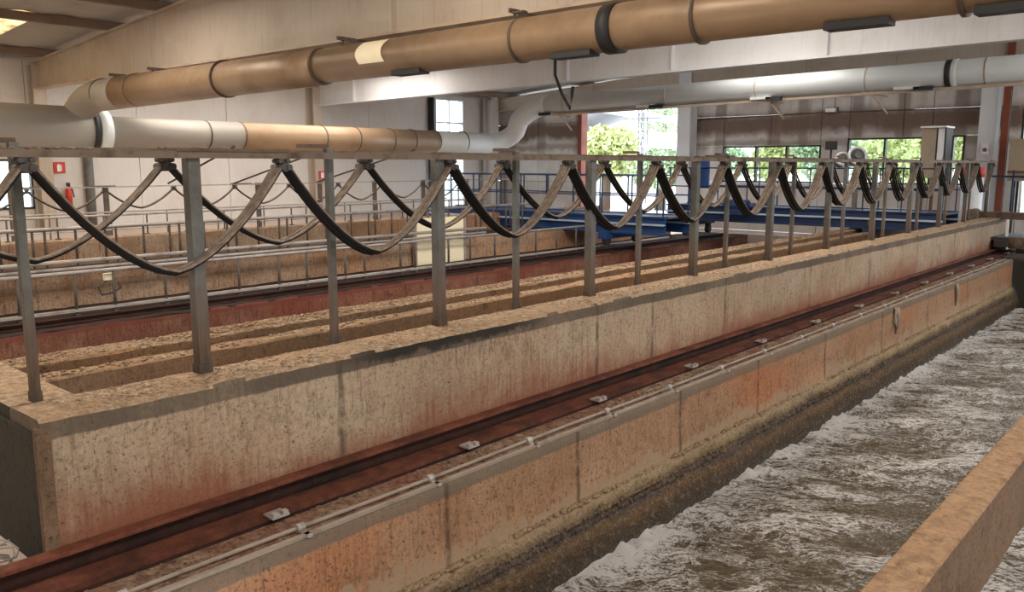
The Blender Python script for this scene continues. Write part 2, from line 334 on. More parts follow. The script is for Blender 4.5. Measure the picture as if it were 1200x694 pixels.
def cable_mat():
    t = NT('dusty_black_cable'); g = t.t.nodes['Geometry'] if 'Geometry' in t.t.nodes else None
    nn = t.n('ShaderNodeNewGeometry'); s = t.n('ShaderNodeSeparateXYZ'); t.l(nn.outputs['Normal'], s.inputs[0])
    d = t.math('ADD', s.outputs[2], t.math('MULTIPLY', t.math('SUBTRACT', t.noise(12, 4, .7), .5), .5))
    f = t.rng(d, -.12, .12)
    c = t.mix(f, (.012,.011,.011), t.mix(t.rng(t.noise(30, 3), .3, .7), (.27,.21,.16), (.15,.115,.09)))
    return t.done(c, .8, spec=.3)
M['cable'] = cable_mat()
def back_wall_mat():
    t = NT('stained_back_wall'); s = t.sep(); z = s[2]; y = s[1]
    n = t.noise(1.1, 6, .65); st = t.noise(2.2, 4, .6, t.mapped((1.5, 3.0, .45)))
    c = t.mix(t.rng(n, .3, .7), (.72,.69,.665), (.56,.49,.43))
    # brown soot/damp stains: a band along the horizontal joint and patches at the vertical joints
    e = t.math('ADD', z, t.math('MULTIPLY', t.math('SUBTRACT', n, .5), .5))
    b1 = t.math('MULTIPLY', t.rng(t.math('ABSOLUTE', t.math('SUBTRACT', e, 1.98)), .40, .10), .92)
    c = t.mix(b1, c, (.13,.075,.05))
    b1 = t.math('MULTIPLY', t.rng(t.math('ABSOLUTE', t.math('SUBTRACT', e, 1.5)), .16, .02), .6)
    c = t.mix(b1, c, (.20,.13,.10))
    for yj in (16.2, 14.75, 10.3, 8.9, 8.15, 6.9, 5.9, 4.75):
        d = t.math('ABSOLUTE', t.math('SUBTRACT', t.math('ADD', y, t.math('MULTIPLY', t.math('SUBTRACT', st, .5), .25)), yj))
        c = t.mix(t.math('MULTIPLY', t.rng(d, .2, .08), t.rng(z, .9, 1.6, 0, .6)), c, (.17,.11,.085))
    c = t.mix(t.math('MULTIPLY', t.rng(st, .5, .8), .4), c, (.28,.19,.14))
    sp = t.noise(25, 3, .7); c = t.mix(t.math('MULTIPLY', t.rng(sp, .55, .7), .25), c, (.2,.13,.1))
    return t.done(c, .9, t.bump(sp, .3, .005))
M['back'] = back_wall_mat()
def water_mat():
    t = NT('churning_brown_water')
    at = t.n('ShaderNodeAttribute', attribute_name='foam'); f = at.outputs['Fac']
    # foam lace stretched across the channel
    warp = t.n('ShaderNodeTexNoise'); t.l(t.pos, warp.inputs['Vector']); warp.inputs['Scale'].default_value = 1.2; warp.inputs['Detail'].default_value = 4
    vm = t.n('ShaderNodeVectorMath', operation='MULTIPLY_ADD'); t.l(warp.outputs['Color'], vm.inputs[0]); vm.inputs[1].default_value = (.5,.5,.5); t.l(t.pos, vm.inputs[2])
    mp = t.n('ShaderNodeMapping'); mp.vector_type = 'TEXTURE'; t.l(vm.outputs[0], mp.inputs[0]); mp.inputs['Rotation'].default_value = (0,0,math.radians(-52)); mp.inputs['Scale'].default_value = (1, .5, 1)
    n = t.noise(4.2, 9, .7, mp.outputs[0], .6); n2 = t.noise(13, 8, .72, mp.outputs[0], .5); n3 = t.noise(38, 6, .8, mp.outputs[0]); big = t.noise(1.3, 4, .55, mp.outputs[0])
    def rd(x, k): return t.math('MAXIMUM', 0.0, t.math('SUBTRACT', 1, t.math('MULTIPLY', t.math('ABSOLUTE', t.math('SUBTRACT', x, .5)), k)))
    s = t.math('ADD', t.math('MULTIPLY', rd(n, 11), .62), t.math('MULTIPLY', rd(n2, 9), .52))
    s = t.math('ADD', s, t.math('MULTIPLY', t.math('SUBTRACT', big, .5), 1.5)); s = t.math('ADD', s, t.math('MULTIPLY', t.math('SUBTRACT', n3, .5), 3.4)); s = t.math('ADD', s, t.math('MULTIPLY', f, t.rng(n2, .3, .62, .35, 1.25)))
    k = t.rng(s, .46, 1.12)
    murk = t.mix(t.rng(t.noise(11, 7, .78, mp.outputs[0]), .35, .65), (.075,.050,.024), (.24,.18,.11))
    c = t.mix(k, murk, (.97,.93,.89))
    return t.done(c, t.rng(s, .2, .9, .10, .55), t.bump(t.math('ADD', n, t.math('ADD', n2, n3)), .9, .05), spec=.5)
M['water'] = water_mat()
def glass_mat():
    t = NT('window_glass'); t.t.nodes.remove(t.b)
    tr = t.n('ShaderNodeBsdfTransparent'); gl = t.n('ShaderNodeBsdfGlossy'); gl.inputs['Roughness'].default_value = .05
    fr = t.n('ShaderNodeLayerWeight'); fr.inputs[0].default_value = .12; mx = t.n('ShaderNodeMixShader'); tr.inputs[0].default_value = (.9,.94,.92,1)
    t.l(t.math('MULTIPLY', fr.outputs['Facing'], .35), mx.inputs[0]); t.l(tr.outputs[0], mx.inputs[1]); t.l(gl.outputs[0], mx.inputs[2]); t.l(mx.outputs[0], t.out.inputs[0]); return t.m
M['glass'] = glass_mat()

# ================================================================== THE HALL
ZL = -.64           # ledge level
WL, WBK = 18.0, 19.8
def roof_z(y): return 2.97 + (17.5-y)*.068
# floor
obj('floor', MB().box(-8, 1.16, -8, 18, -.80, ZL), M['floor'], kind='structure')
obj('floor', MB().box(1.46, 19.8, 12.3, 18, -.8, -.32), M['floor'], kind='structure')
obj('floor', MB().box(-8, 21, -8, .95, -2.6, -2.2), M['end_dark'], kind='structure')
obj('floor', MB().box(18.7, 19.8, 2.9, 12.3, -1.8, ZL), M['floor'], kind='structure')
obj('floor', MB().box(1.46, 18.7, 3.8, 10.2, -2.1, -1.5), M['end_dark'], kind='structure')

# left wall: pale panels between columns, window and tall light opening
wl = empty('wall_left', (10, 18.1, -.64), kind='structure')
obj('wall_core', MB().box(-8, 5.0, 18.06, 18.2, -.7, 3.1).box(6.25, 17.15, 18.06, 18.2, -.7, 3.1).box(18.3, 19.9, 18.06, 18.2, -.7, 3.1).box(5.0, 6.25, 18.06, 18.2, -.7, .14).box(5.0, 6.25, 18.06, 18.2, 1.1, 3.1).box(17.15, 18.3, 18.06, 18.2, -.7, -.3).box(17.15, 18.3, 18.06, 18.2, 2.9, 3.1), M['plaster'], wl)
xs = [-3, -1, 1, 3, 5.0]; cells = [(a, b, -.64, 3.0) for a, b in zip(xs, xs[1:])]
cells += [(5.0, 6.25, -.64, .14), (5.0, 6.25, 1.1, 3.0)]
xs = [6.25, 8.4, 10.5, 12.7, 14.7, 17.15]; cells += [(a, b, z0, z1) for a, b in zip(xs, xs[1:]) for z0, z1 in ((-.64, 1.35), (1.35, 3.0))]
cells += [(17.15, 18.3, 2.9, 3.0), (18.3, 19.0, -.64, 3.0)]
for a, b, z0, z1 in cells: obj('wall_panel', MB().box(a+.006, b-.006, 18.0, 18.06, z0+.005, z1-.005), M['plaster'], wl)
wdw = empty('window_1', (5.62, 18.05, .14), kind='structure')
fm = MB()
for a in (5.0, 5.6, 6.22): fm.box(a, a+.035, 17.98, 18.08, .14, 1.1)
fm.box(5.0, 6.25, 17.98, 18.08, .14, .18).box(5.0, 6.25, 17.98, 18.08, 1.06, 1.1)
obj('window_frame', fm, M['frame'], wdw)
for a, b in ((5.035, 5.6), (5.635, 6.22)): obj('pane', MB().box(a, b, 18.03, 18.04, .18, 1.06), M['glass'], wdw)
wdw = empty('window_2', (17.7, 18.05, -.3), kind='structure')
fm = MB()
for a in (17.15, 17.7, 18.27): fm.box(a, a+.03, 17.98, 18.08, -.3, 2.9)
for z in (-.3, .55, 1.35, 2.2, 2.86): fm.box(17.15, 18.3, 17.985, 18.075, z, z+.04)
obj('window_frame', fm, M['white'], wdw)
for a, b in ((17.18, 17.7), (17.73, 18.27)):
    for z0, z1 in ((-.26, .55), (.59, 1.35), (1.39, 2.2), (2.24, 2.86)): obj('pane', MB().box(a, b, 18.03, 18.04, z0, z1), M['glass'], wdw)

# back wall: precast panels round door opening and windows
wb_ = empty('wall_back', (19.95, 9, -.64), kind='structure')
def bpanel(y0, y1, z0, z1): obj('wall_panel', MB().box(19.8, 19.98, y0+.008, y1-.008, z0+.006, z1-.006), M['back'], wb_)
for a, b in ((14.7, 16.3), (16.3, 18.0)):
    bpanel(a, b, ZL, .5); bpanel(a, b, .5, 2.2); bpanel(a, b, 2.2, 3.1)
bpanel(11.45, 14.7, 2.62, 3.25)
for a, b in ((10.2, 11.45),): bpanel(a, b, ZL, .56); bpanel(a, b, .56, 1.46); bpanel(a, b, 1.46, 2.2); bpanel(a, b, 2.2, 3.4)
for a, b in ((8.95, 10.2), (7.72, 8.95), (5.9, 7.07), (5.3, 5.9)):
    bpanel(a, b, ZL, .56); bpanel(a, b, 1.46 if a > 7.3 else 1.6, 2.2); bpanel(a, b, 2.2, 3.6)
bpanel(7.07, 7.72, ZL, .56); bpanel(7.07, 7.72, .56, 2.2); bpanel(7.07, 7.72, 2.2, 3.6)
bpanel(4.3, 5.3, ZL, .56); bpanel(4.3, 4.66, .56, 1.62); bpanel(4.88, 5.3, .56, 1.62); bpanel(4.3, 5.3, 1.62, 2.2); bpanel(4.3, 5.3, 2.2, 3.75)
bpanel(3.6, 4.3, ZL, 2.8); bpanel(1, 4.3, 2.8, 3.9); bpanel(1, 3.6, ZL, -.1)
obj('backing', MB().box(19.98, 20.05, 14.7, 18, ZL, 3.1).box(19.98, 20.05, 11.45, 14.7, 2.7, 3.3), M['frame'], wb_)
def window(n, ys, z0, z1, mids=()):
    e = empty('window_%d' % n, (19.88, (ys[0]+ys[-1])/2, z0), kind='structure'); f = MB()
    for y in ys: f.box(19.8, 19.92, y-.022, y+.022, z0, z1)
    f.box(19.8, 19.92, ys[0], ys[-1], z0, z0+.04).box(19.8, 19.92, ys[0], ys[-1], z1-.04, z1)
    for z in mids: f.box(19.82, 19.9, ys[0], ys[-1], z-.015, z+.015)
    obj('window_frame', f, M['frame'], e)
    for a, b in zip(ys, ys[1:]): obj('pane', MB().box(19.86, 19.866, a+.022, b-.022, z0+.04, z1-.04), M['glass'], e)
window(3, [7.72, 8.54, 9.33, 10.2], .56, 1.46)
window(4, [5.3, 6.27, 7.07], .56, 1.6)
window(5, [4.66, 4.88], .56, 1.62)
window(6, [1.6, 2.6, 3.6], -.1, 2.8, (1.0,))
d1 = empty('door_1', (19.85, 13, ZL), kind='structure')
obj('door_frame', MB().box(19.7, 19.98, 14.62, 14.76, ZL, 2.62).box(19.7, 19.98, 11.4, 11.5, ZL, 2.62).box(19.7, 19.98, 11.45, 14.7, 2.56, 2.66), M['ochre'], d1)
# ceiling: sheets between purlins, sloping up toward the tank
ce = empty('ceiling', (6, 9, 3.0), kind='structure')
ysr = [18.2, 17.2, 14.4, 12.7, 10.8, 9.6, 7.5, 5.4, 3.3, 1.2, -.9, -3, -5.4, -8]
xsr = [-8, -4, -.2, 3.1, 5.35, 6.43, 9.7, 12.93, 16.2, 20.2]
for j in range(len(ysr)-1):
    a, b = ysr[j+1], ysr[j]
    for i in range(len(xsr)-1):
        x0, x1 = xsr[i], xsr[i+1]
        mat = M['sky_sheet'] if j == 1 and x1 in (5.35, 3.1) else M['sheet']
        mb = MB(); za, zb = roof_z(a)+.13, roof_z(b)+.13
        # ribbed sheet profile running down the slope
        n = max(4, int((x1-x0)/.28)); prof = []
        for k in range(n+1):
            x = x0 + (x1-x0)*k/n; h = .025 if k % 2 else 0; prof.append((x, h))
        mb.strip([[(x, a, za+h) for x, h in prof], [(x, b, zb+h) for x, h in prof]])
        mb.strip([[(x0, a, za+.05), (x1, a, za+.05)], [(x0, b, zb+.05), (x1, b, zb+.05)]])
        obj('roof_sheet', mb, mat, ce, recalc=False)
for y in ysr[1:-1] :
    z = roof_z(y)
    obj('purlin', MB().prism([(y-.05, z), (y+.05, z), (y+.05, z+.025), (y-.02, z+.025), (y-.02, z+.105), (y+.05, z+.105), (y+.05, z+.13), (y-.05, z+.13)], 'x', -8, 19.9), M['purlin'], ce)
# outer walls behind and right of the camera
obj('wall_right', MB().box(-8.2, 20, -8.3, -8.1, -2.4, 4.9), M['plaster'], kind='structure')
obj('wall_front', MB().box(-8.2, -8.0, -8.1, 18.2, -2.4, 4.9), M['plaster'], kind='structure')
obj('wall_back', MB().box(19.98, 20.1, -8.1, 1.0, -2.4, 4.9), M['plaster'], kind='structure')

# ---------------- steel frame
def column(x, y, z1, wdt, mat, label, axis='x'):
    e = empty('steel_column', (x, y, ZL), label, 'column', 'steel columns')
    h = wdt/2; t = .012
    if axis == 'x':   # flanges facing -y/+y
        obj('flange', MB().box(x-h, x+h, y-h, y-h+t, ZL, z1), mat, e); obj('flange', MB().box(x-h, x+h, y+h-t, y+h, ZL, z1), mat, e)
        obj('web', MB().box(x-t/2, x+t/2, y-h+t, y+h-t, ZL, z1), mat, e)
    else:
        obj('flange', MB().box(x-h, x-h+t, y-h, y+h, ZL, z1), mat, e); obj('flange', MB().box(x+h-t, x+h, y-h, y+h, ZL, z1), mat, e)
        obj('web', MB().box(x-h+t, x+h-t, y-t/2, y+t/2, ZL, z1), mat, e)
    obj('base_plate', MB().box(x-h-.05, x+h+.05, y-h-.05, y+h+.05, ZL, ZL+.02), mat, e)
    del e['group']
    return e
column(6.43, 17.86, 2.9, .24, M['beam'], 'pale column under the left end of the big foreground roof beam')
column(12.86, 17.86, 2.9, .3, M['beam'], 'pale column at the left wall under the second roof beam')
column(19.2, 17.7, 2.95, .34, M['plaster'], 'pale column in the far corner beside the tall bright window')
column(19.55, 11.12, 3.35, .36, M['beam_white'], 'broad whitish column to the right of the open doorway', 'y')
column(19.6, 4.17, 3.85, .32, M['beam_white'], 'bluish white column right of the rightmost window of the back wall', 'y')
ob = empty('steel_post', (19.4, 3.84, ZL), 'red oxide painted steel post right of the white back column', 'post')
obj('web', MB().box(19.35, 19.45, 3.835, 3.845, ZL, 3.7), M['ochre'], ob)
obj('flange', MB().box(19.34, 19.36, 3.77, 3.90, ZL, 3.7), M['ochre'], ob); obj('flange', MB().box(19.44, 19.46, 3.77, 3.90, ZL, 3.7), M['dark_steel'], ob)
obj('dark_downpipe', MB().tube([(7.3, 17.92, -.32), (7.3, 17.92, 1.3)], .09, 10), M['galv'], label='dark vertical duct pipe at the left wall near the fire sign', cat='pipe').name = 'wall_duct'
obj('drain_pipe', MB().tube([(16.9, 17.9, -.32), (16.9, 17.9, 2.9)], .09, 10), M['frame'], label='black downpipe on the left wall beside the tall bright window', cat='pipe')

def beam(x, y0, y1, zb0, zb1, mat, label, stiff, dy=0.0, zoff=0.0):
    e = empty('roof_beam', (x, y1, zb1), label, 'beam')
    def zt(y): return roof_z(y) - .01
    def zb(y): return zb0 + (zb1-zb0)*(y-y0)/(y1-y0)
    obj('web', MB().prism([(y0, zb(y0)), (y1, zb(y1)), (y1, zt(y1)), (y0, zt(y0))], 'x', x-.008, x+.008), mat, e)
    w_ = .1
    obj('bottom_flange', MB().bar((x, y0, zb(y0)), (x, y1, zb(y1)), 2*w_, .03), M['flange'] if mat == M['beam'] else mat, e)
    obj('top_flange', MB().bar((x, y0, zt(y0)), (x, y1, zt(y1)), 2*w_, .02), mat, e)
    for y in stiff: obj('stiffener', MB().box(x-w_+.01, x-.008, y-.012, y+.012, zb(y)+.01, zt(y)-.01), mat, e)
    return e
beam(6.43, -4, 17.9, 2.43, 2.455, M['beam'], 'largest roof beam, nearest, running behind the big brown duct', (7.35, 13.0, 1.8))
beam(12.93, -4, 17.9, 2.70, 2.46, M['beam_white'], 'second roof beam with whitish right half above the white duct', (16.3, 9.9, 7.65, 5.0, 2.3, -.5))
beam(19.42, 3, 17.9, 2.95, 2.62, M['beam'], 'farthest roof beam against the back wall above the doorway', (8, 14))

# ---------------- ducts
def arc(c, a, b, n=8):   # quadratic corner a -> c -> b
    a, b, c = Vector(a), Vector(b), Vector(c)
    return [(1-t)**2*a + 2*t*(1-t)*c + t*t*b for t in [i/n for i in range(n+1)]]
def band(parent, name, p, d, r, wd, mat, n=28):
    p, d = Vector(p), Vector(d).normalized(); return obj(name, MB().tube([p-d*wd/2, p+d*wd/2], r, n), mat, parent)
X1, Z1, R1 = 6.13, 2.14, .195
du = empty('air_duct', (X1, 6, Z1-.2), 'big brown dusty duct with black band crossing the top of the picture', 'pipe')
obj('duct_run', MB().tube([(X1, 8.3, Z1), (X1, -4, Z1+.03)], R1, 32), M['pipe1'], du)
obj('duct_run', MB().tube([(X1, 8.34, Z1), (X1, 9.0, Z1-.01), (X1, 13.6, Z1-.01)], [R1+.012, R1+.02, R1+.055], 32), M['pipe1'], du)
obj('duct_elbow', MB().tube([(X1, 13.6, Z1-.01)] + arc((X1, 15.0, Z1), (X1, 14.3, Z1-.02), (X1-.1, 15.2, 1.72)), R1+.055, 32), M['pipe_grey'], du)
for y, k in ((5.25, .008), (3.38, .008), (1.5, .008), (8.31, .018), (10.46, .055), (13.0, .058), (14.2, .06)): band(du, 'seam', (X1, y, Z1-.005 if y > 8 else Z1), (0,1,0), R1+k, .03, M['seam'])
band(du, 'rubber_band', (X1, 4.21, Z1+.003), (0,1,0), R1+.014, .13, M['black'])
# sunlit spot painted as a cream sheet over the side that faces the tanks
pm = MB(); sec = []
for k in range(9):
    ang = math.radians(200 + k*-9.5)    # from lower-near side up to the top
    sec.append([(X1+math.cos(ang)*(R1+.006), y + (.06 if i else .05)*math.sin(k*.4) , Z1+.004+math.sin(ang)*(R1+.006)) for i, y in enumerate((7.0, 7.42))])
obj('sun_patch', pm.strip(sec), M['cream'], du, label='sunlit spot on duct painted cream')
for y in (5.4, 8.0, 12.6, 13.9, 2.5):
    hb = MB().box(X1-.06, X1+.36, y-.05, y-.03, Z1+.26, Z1+.30).bar((X1+.02, y-.04, Z1+.19), (X1+.02, y-.04, Z1+.3), .02).box(X1-.03, X1+.03, y-.18, y-.04, Z1+.255, Z1+.27)
    obj('bracket', hb, M['seam'], du)
for y in (6.75, 4.6, 2.15, 1.2): obj('saddle', MB().box(X1-.13, X1+.02, y-.22, y+.22, Z1-R1-.015, Z1-R1+.035), M['black'], du)
# manifold along the left side
MZ, MY = 1.58, 15.2
mf = empty('air_duct', (9, MY, 1.3), 'horizontal grey duct header behind the post tops, running along left wall', 'pipe')
obj('duct_run', MB().tube([(-3, MY, MZ+.05), (6.2, MY, MZ)], .40, 32), M['pipe_grey'], mf)
obj('duct_run', MB().tube([(6.2, MY, MZ-.01), (9.1, MY, MZ-.02)], .27, 32), M['pipe_grey'], mf)
obj('duct_run', MB().tube([(9.1, MY, MZ-.02), (14.4, MY, MZ-.03)], .27, 32), M['pipe1'], mf)
obj('duct_run', MB().tube([(14.4, MY, MZ-.03), (16.3, MY, MZ-.03)], .27, 32), M['pipe_white'], mf)
band(mf, 'coupling', (6.42, MY, MZ-.01), (1,0,0), .385, .2, M['pipe_white'])
band(mf, 'rubber_band', (6.24, MY, MZ), (1,0,0), .41, .08, M['black'])
for x in (9.13, 8.4, 11.07, 11.98, 12.98, 13.64, 14.42, 15.4): band(mf, 'seam', (x, MY, MZ-.02), (1,0,0), .277, .03, M['seam'])
# white duct
X2, R2 = 16.9, .235
wd = empty('air_duct', (X2, 9, 2.3), 'white duct rising in an S bend then crossing in front of doorway', 'pipe')
pts = arc((X2+.1, MY, MZ-.03), (16.2, MY, MZ-.03), (X2+.05, MY-.45, 1.85), 8) + arc((X2, 14.1, 2.49), (X2, 14.55, 2.15), (X2, 13.6, 2.5), 8)[0:]
obj('duct_elbow', MB().tube(pts, R2+.012, 28), M['pipe_white'], wd)
obj('duct_run', MB().tube([(X2, 13.6, 2.5), (X2, -3, 2.72)], R2, 28), M['pipe_white'], wd)
def z2(y): return 2.5 + (13.6-y)*.22/16.6
for y in (10.1, 7.95, 5.73, 3.7, 13.0): band(wd, 'seam', (X2, y, z2(y)), (0,1,-.013), R2+.006, .025, M['flange'])
band(wd, 'rubber_band', (X2, 4.3, z2(4.3)), (0,1,-.013), R2+.015, .09, M['black'])
band(wd, 'coupling', (X2, 4.2, z2(4.2)), (0,1,-.013), R2+.018, .08, M['pipe_white'])
obj('support_strip', MB().bar((X2-.05, 13.4, z2(13.4)-R2-.03), (X2-.05, -2, z2(-2)-R2-.03), .12, .05), M['flange'], wd)
for y in (13.6, 10.35, 7.55, 4.7): obj('saddle', MB().box(X2-.2, X2-.1, y-.16, y+.16, z2(y)-R2-.04, z2(y)-R2+.03), M['black'], wd); obj('shelf', MB().box(X2-.2, X2+.1, y+.05, y+.5, z2(y)-R2-.01, z2(y)-R2+.045), M['pipe_white'], wd)
for y in (7.7, 5.65, 13.2):
    obj('stay', MB().tube([(X2-.1, y, z2(y)-R2), (X2+.1, y-.28, z2(y)-R2-.42)], .022, 8).tube([(X2-.12, y+.15, z2(y)-R2), (X2-.02, y-.3, z2(y)-R2-.1)], .015, 6), M['flange'], wd)
sp = MB().tube([(12.6, 9.6, 3.51), (12.6, 9.98, 3.3), (12.6, 9.98, 2.65), (12.58, 9.8, 2.3), (12.6, 9.62, 2.02), (12.6, 9.58, 2.25), (12.6, 9.56, 2.42)], .03, 8)
obj('hanging_strap', sp, M['black'], label='black bent strap hanging from second beam above the S-bend duct', cat='strap')

# wires hanging at the left wall from the header
def rod(p, q, lab, r=.02): obj('suspension_rod', MB().tube([p, q], r, 6), M['dark_steel'], label=lab, cat='rod')
rod((8.9, 15.0, 1.35), (8.3, 16.6, .62), 'thin dark slanting rod left of the leftmost wide post top')
rod((11.1, 15.0, 1.35), (10.3, 17.6, .55), 'slanting rod seen behind the second front cable loop', .02)
rod((13.6, 15.0, 1.35), (12.6, 17.6, .55), 'slanting rod seen behind the third front cable loop', .02)

# ================================================================== TANKS
def slab(sections_fn, x0, x1, n): pass
def wavy_box(x0, x1, y0, y1, z0, z1, n, amp, seed, nz=1):
    """long wall whose top arrises are chipped and uneven"""
    mb = MB(); secs = []
    for i in range(n+1):
        x = x0 + (x1-x0)*i/n
        def j(k, a=amp): return (noise.noise(Vector((x*3.1, k*7.7, seed))) + .6*noise.noise(Vector((x*13, k*3.3, seed+4))))*a
        c = .012
        secs.append([(x, y0+j(1,.3*amp), z0), (x, y0+j(1,.4*amp), z0+(z1-z0)*.5), (x, y0+j(3,.5*amp), z1-c+j(2)), (x, y0+c+j(3), z1+j(4)), (x, (y0+y1)/2, z1+j(5)), (x, y1-c+j(6), z1+j(7)), (x, y1, z1-c+j(8)), (x, y1, z0)])
    g = [[mb.bm.verts.new(p) for p in s] for s in secs]
    for a, b in zip(g, g[1:]):
        for k in range(7): mb.bm.faces.new((a[k], b[k], b[k+1], a[k+1]))
    mb.bm.faces.new(g[0][::-1]); mb.bm.faces.new(g[-1])
    return mb
def split_top(mb, zt, tol=.03):
    """mesh -> faces flagged as top get material slot 1"""
    for f in mb.bm.faces:
        f.normal_update()
    bmesh.ops.recalc_face_normals(mb.bm, faces=mb.bm.faces)
    for f in mb.bm.faces:
        if f.normal.z > .6 and f.calc_center_median().z > zt-tol: f.material_index = 1
    return mb
def two(o, m2): o.data.materials.append(m2); return o
tw = empty('tank_wall', (9.9, 3.66, ZL), 'long tall tan concrete tank wall carrying the cable posts', 'wall')
two(obj('wall_body', split_top(wavy_box(1.16, 18.6, 3.5, 3.82, -1.6, -.002, 420, .006, 1), 0), M['wall_main'], tw), M['top'])
# loose encrusted grit on the coping (uncountable)
_b = bmesh.new(); bmesh.ops.create_icosphere(_b, subdivisions=1, radius=1); ICO_V = [tuple(v.co) for v in _b.verts]; ICO_F = [tuple(v.index for v in f.verts) for f in _b.faces]; _b.free()
def grit(name, x0, x1, y0, y1, zf, n, r, mat, parent, sq=.45):
    V, F = [], []
    for i in range(n):
        x = x0 + (x1-x0)*(random.random()**1.6); y = random.uniform(y0, y1); q = r*random.uniform(.4, 1.3); o = len(V)
        V += [(x+a*q*random.uniform(.8, 1.2), y+b*q*random.uniform(.8, 1.2), zf+c*q*sq) for a, b, c in ICO_V]
        F += [(i_+o, j_+o, k_+o) for i_, j_, k_ in ICO_F]
    return rawobj(name, V, F, mat, parent, kind='stuff')
grit('grit', 1.3, 18, 3.53, 3.81, .0, 3600, .007, M['top'], tw)
# end wall of the tank (dark side)
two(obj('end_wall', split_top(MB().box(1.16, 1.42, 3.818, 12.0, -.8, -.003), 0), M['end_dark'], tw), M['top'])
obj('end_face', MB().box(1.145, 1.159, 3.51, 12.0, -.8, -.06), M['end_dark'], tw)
obj('corner_strip', MB().box(1.14, 1.195, 3.485, 3.52, -.66, -.03), M['fg_side'], tw)

# lower wall with the crane rail ledge
lw = empty('tank_wall', (8, 3.2, -1.7), 'lower basin wall with rusty rail ledge above the churning water', 'wall')
mb = MB(); secs = []; N = 360
for i in range(N+1):
    x = -2 + 18.7*i/N
    def j(k, a): return (noise.noise(Vector((x*1.7, k*7.7, 3))) + .7*noise.noise(Vector((x*7, k*3.3, 9))))*a
    t1 = -1.085 + j(1, .045); t2 = -1.25 + j(2, .04)
    secs.append([(x, 2.86+j(5,.01), -1.9), (x, 2.875+j(6,.012), -1.45), (x, 2.91+j(7,.02), t2-.05), (x, 2.935+j(8,.022), t2), (x, 2.935+j(9,.02), (t1+t2)/2), (x, 2.95+j(10,.02), t1-.035), (x, 2.985+j(11,.004), t1), (x, 2.995, -.9), (x, 2.998, -.70), (x, 2.998+j(3,.003), -.655), (x, 3.012+j(3,.004), -.64), (x, 3.5, -.64)])
g = [[mb.bm.verts.new(p) for p in s] for s in secs]
for a, b in zip(g, g[1:]):
    for k in range(len(a)-1):
        f = mb.bm.faces.new((a[k], a[k+1], b[k+1], b[k])); f.smooth = True
        f.material_index = 2 if k < 5 else (1 if k == 10 else 0)
bmesh.ops.recalc_face_normals(mb.bm, faces=mb.bm.faces)
o = obj('wall_body', mb, M['wall_low'], lw, recalc=False); two(o, M['ledge']); two(o, M['crust'])
grit('grit', -.5, 16.5, 3.07, 3.24, -.638, 1800, .012, M['ledge'], lw)
grit('sediment', 2.5, 16.5, 2.925, 2.955, -1.24, 2600, .018, M['crust'], lw, .8)
grit('sediment', 2.5, 16.5, 2.93, 2.95, -1.20, 1500, .016, M['crust'], lw, .8)
grit('sediment', 2.5, 16.5, 2.95, 2.98, -1.10, 1500, .014, M['crust'], lw, .8)
for x, w_ in ((10.24, .035), (12.9, .03), (6.55, .03)):
    mb = MB().tube([(x, 2.985, -.66), (x, 2.965, -.75), (x+.05, 2.975, -.90), (x+.03, 2.98, -.98)], [w_, w_*.9, w_*.6, .006], 8)
    if x > 7: obj('drip_deposit', mb, M['conduit'], lw)

# crane rail
rl = empty('crane_rail', (8, 3.37, ZL), 'rusty running rail on the ledge at the foot of tall wall', 'rail')
obj('rail_foot', MB().box(-2, 18.5, 3.265, 3.40, ZL, ZL+.03), M['rail'], rl)
obj('rail_web', MB().box(-2, 18.5, 3.46, 3.48, ZL, ZL+.085), M['rail_dark'], rl)
obj('rail_shade_strip', MB().box(-2, 18.5, 3.40, 3.50, ZL, ZL+.006), M['rail_dark'], rl)  # dark strip painting the shade between web and foot
obj('rail_head', MB().box(-2, 18.5, 3.42, 3.49, ZL+.085, ZL+.105), M['rail_head'], rl, bevel=.005)
obj('angle_strip', MB().box(-2, 18.5, 3.245, 3.262, ZL, ZL+.008), M['rail_dark'], rl)
first = None
for k in range(13):
    x = 2.04 + 1.28*k
    if k == 0:
        first = obj('rail_clip', MB().box(x-.045, x+.045, 3.20, 3.28, ZL+.035, ZL+.045).box(x-.04, x-.01, 3.2, 3.23, ZL+.045, ZL+.06).box(x+.012, x+.04, 3.2, 3.23, ZL+.045, ZL+.06), M['rail_steel'], rl, label='pale plate clip bolted over rail foot')
    else: again(first, rl, (x, WORLDLOC[first.name].y, WORLDLOC[first.name].z))
# conduit
cd = empty('conduit', (8, 3.06, ZL), 'thin grey conduit running along the outer edge of rail ledge', 'pipe')
obj('conduit_run', MB().tube([(-1.5+.5*i, 3.07+.006*math.sin(i*1.3), ZL+.022) for i in range(37)], .010, 10), M['conduit'], cd)
obj('edge_strip', MB().box(-1.5, 16.6, 3.004, 3.03, ZL-.003, ZL+.012), M['conduit'], cd)
for k in range(20):
    x = .45 + .8*k
    if k == 0: first = obj('pipe_clamp', MB().tube([(x-.02, 3.07, ZL+.022), (x+.02, 3.07, ZL+.022)], .02, 10).box(x-.012, x+.012, 2.99, 3.09, ZL+.0, ZL+.012), M['rail_steel'], cd)
    else: again(first, cd, (x, WORLDLOC[first.name].y, WORLDLOC[first.name].z))
hc = MB()
hc.tube([(10.2, 3.06, ZL+.02), (10.2, 2.985, ZL-.02), (10.22, 2.97, ZL-.12), (10.2, 2.965, ZL-.24), (10.16, 2.97, ZL-.18), (10.19, 2.975, ZL-.05)], .012, 8)
obj('hose', hc, M['conduit'], label='short pale hose end hanging over lower wall edge', cat='hose')
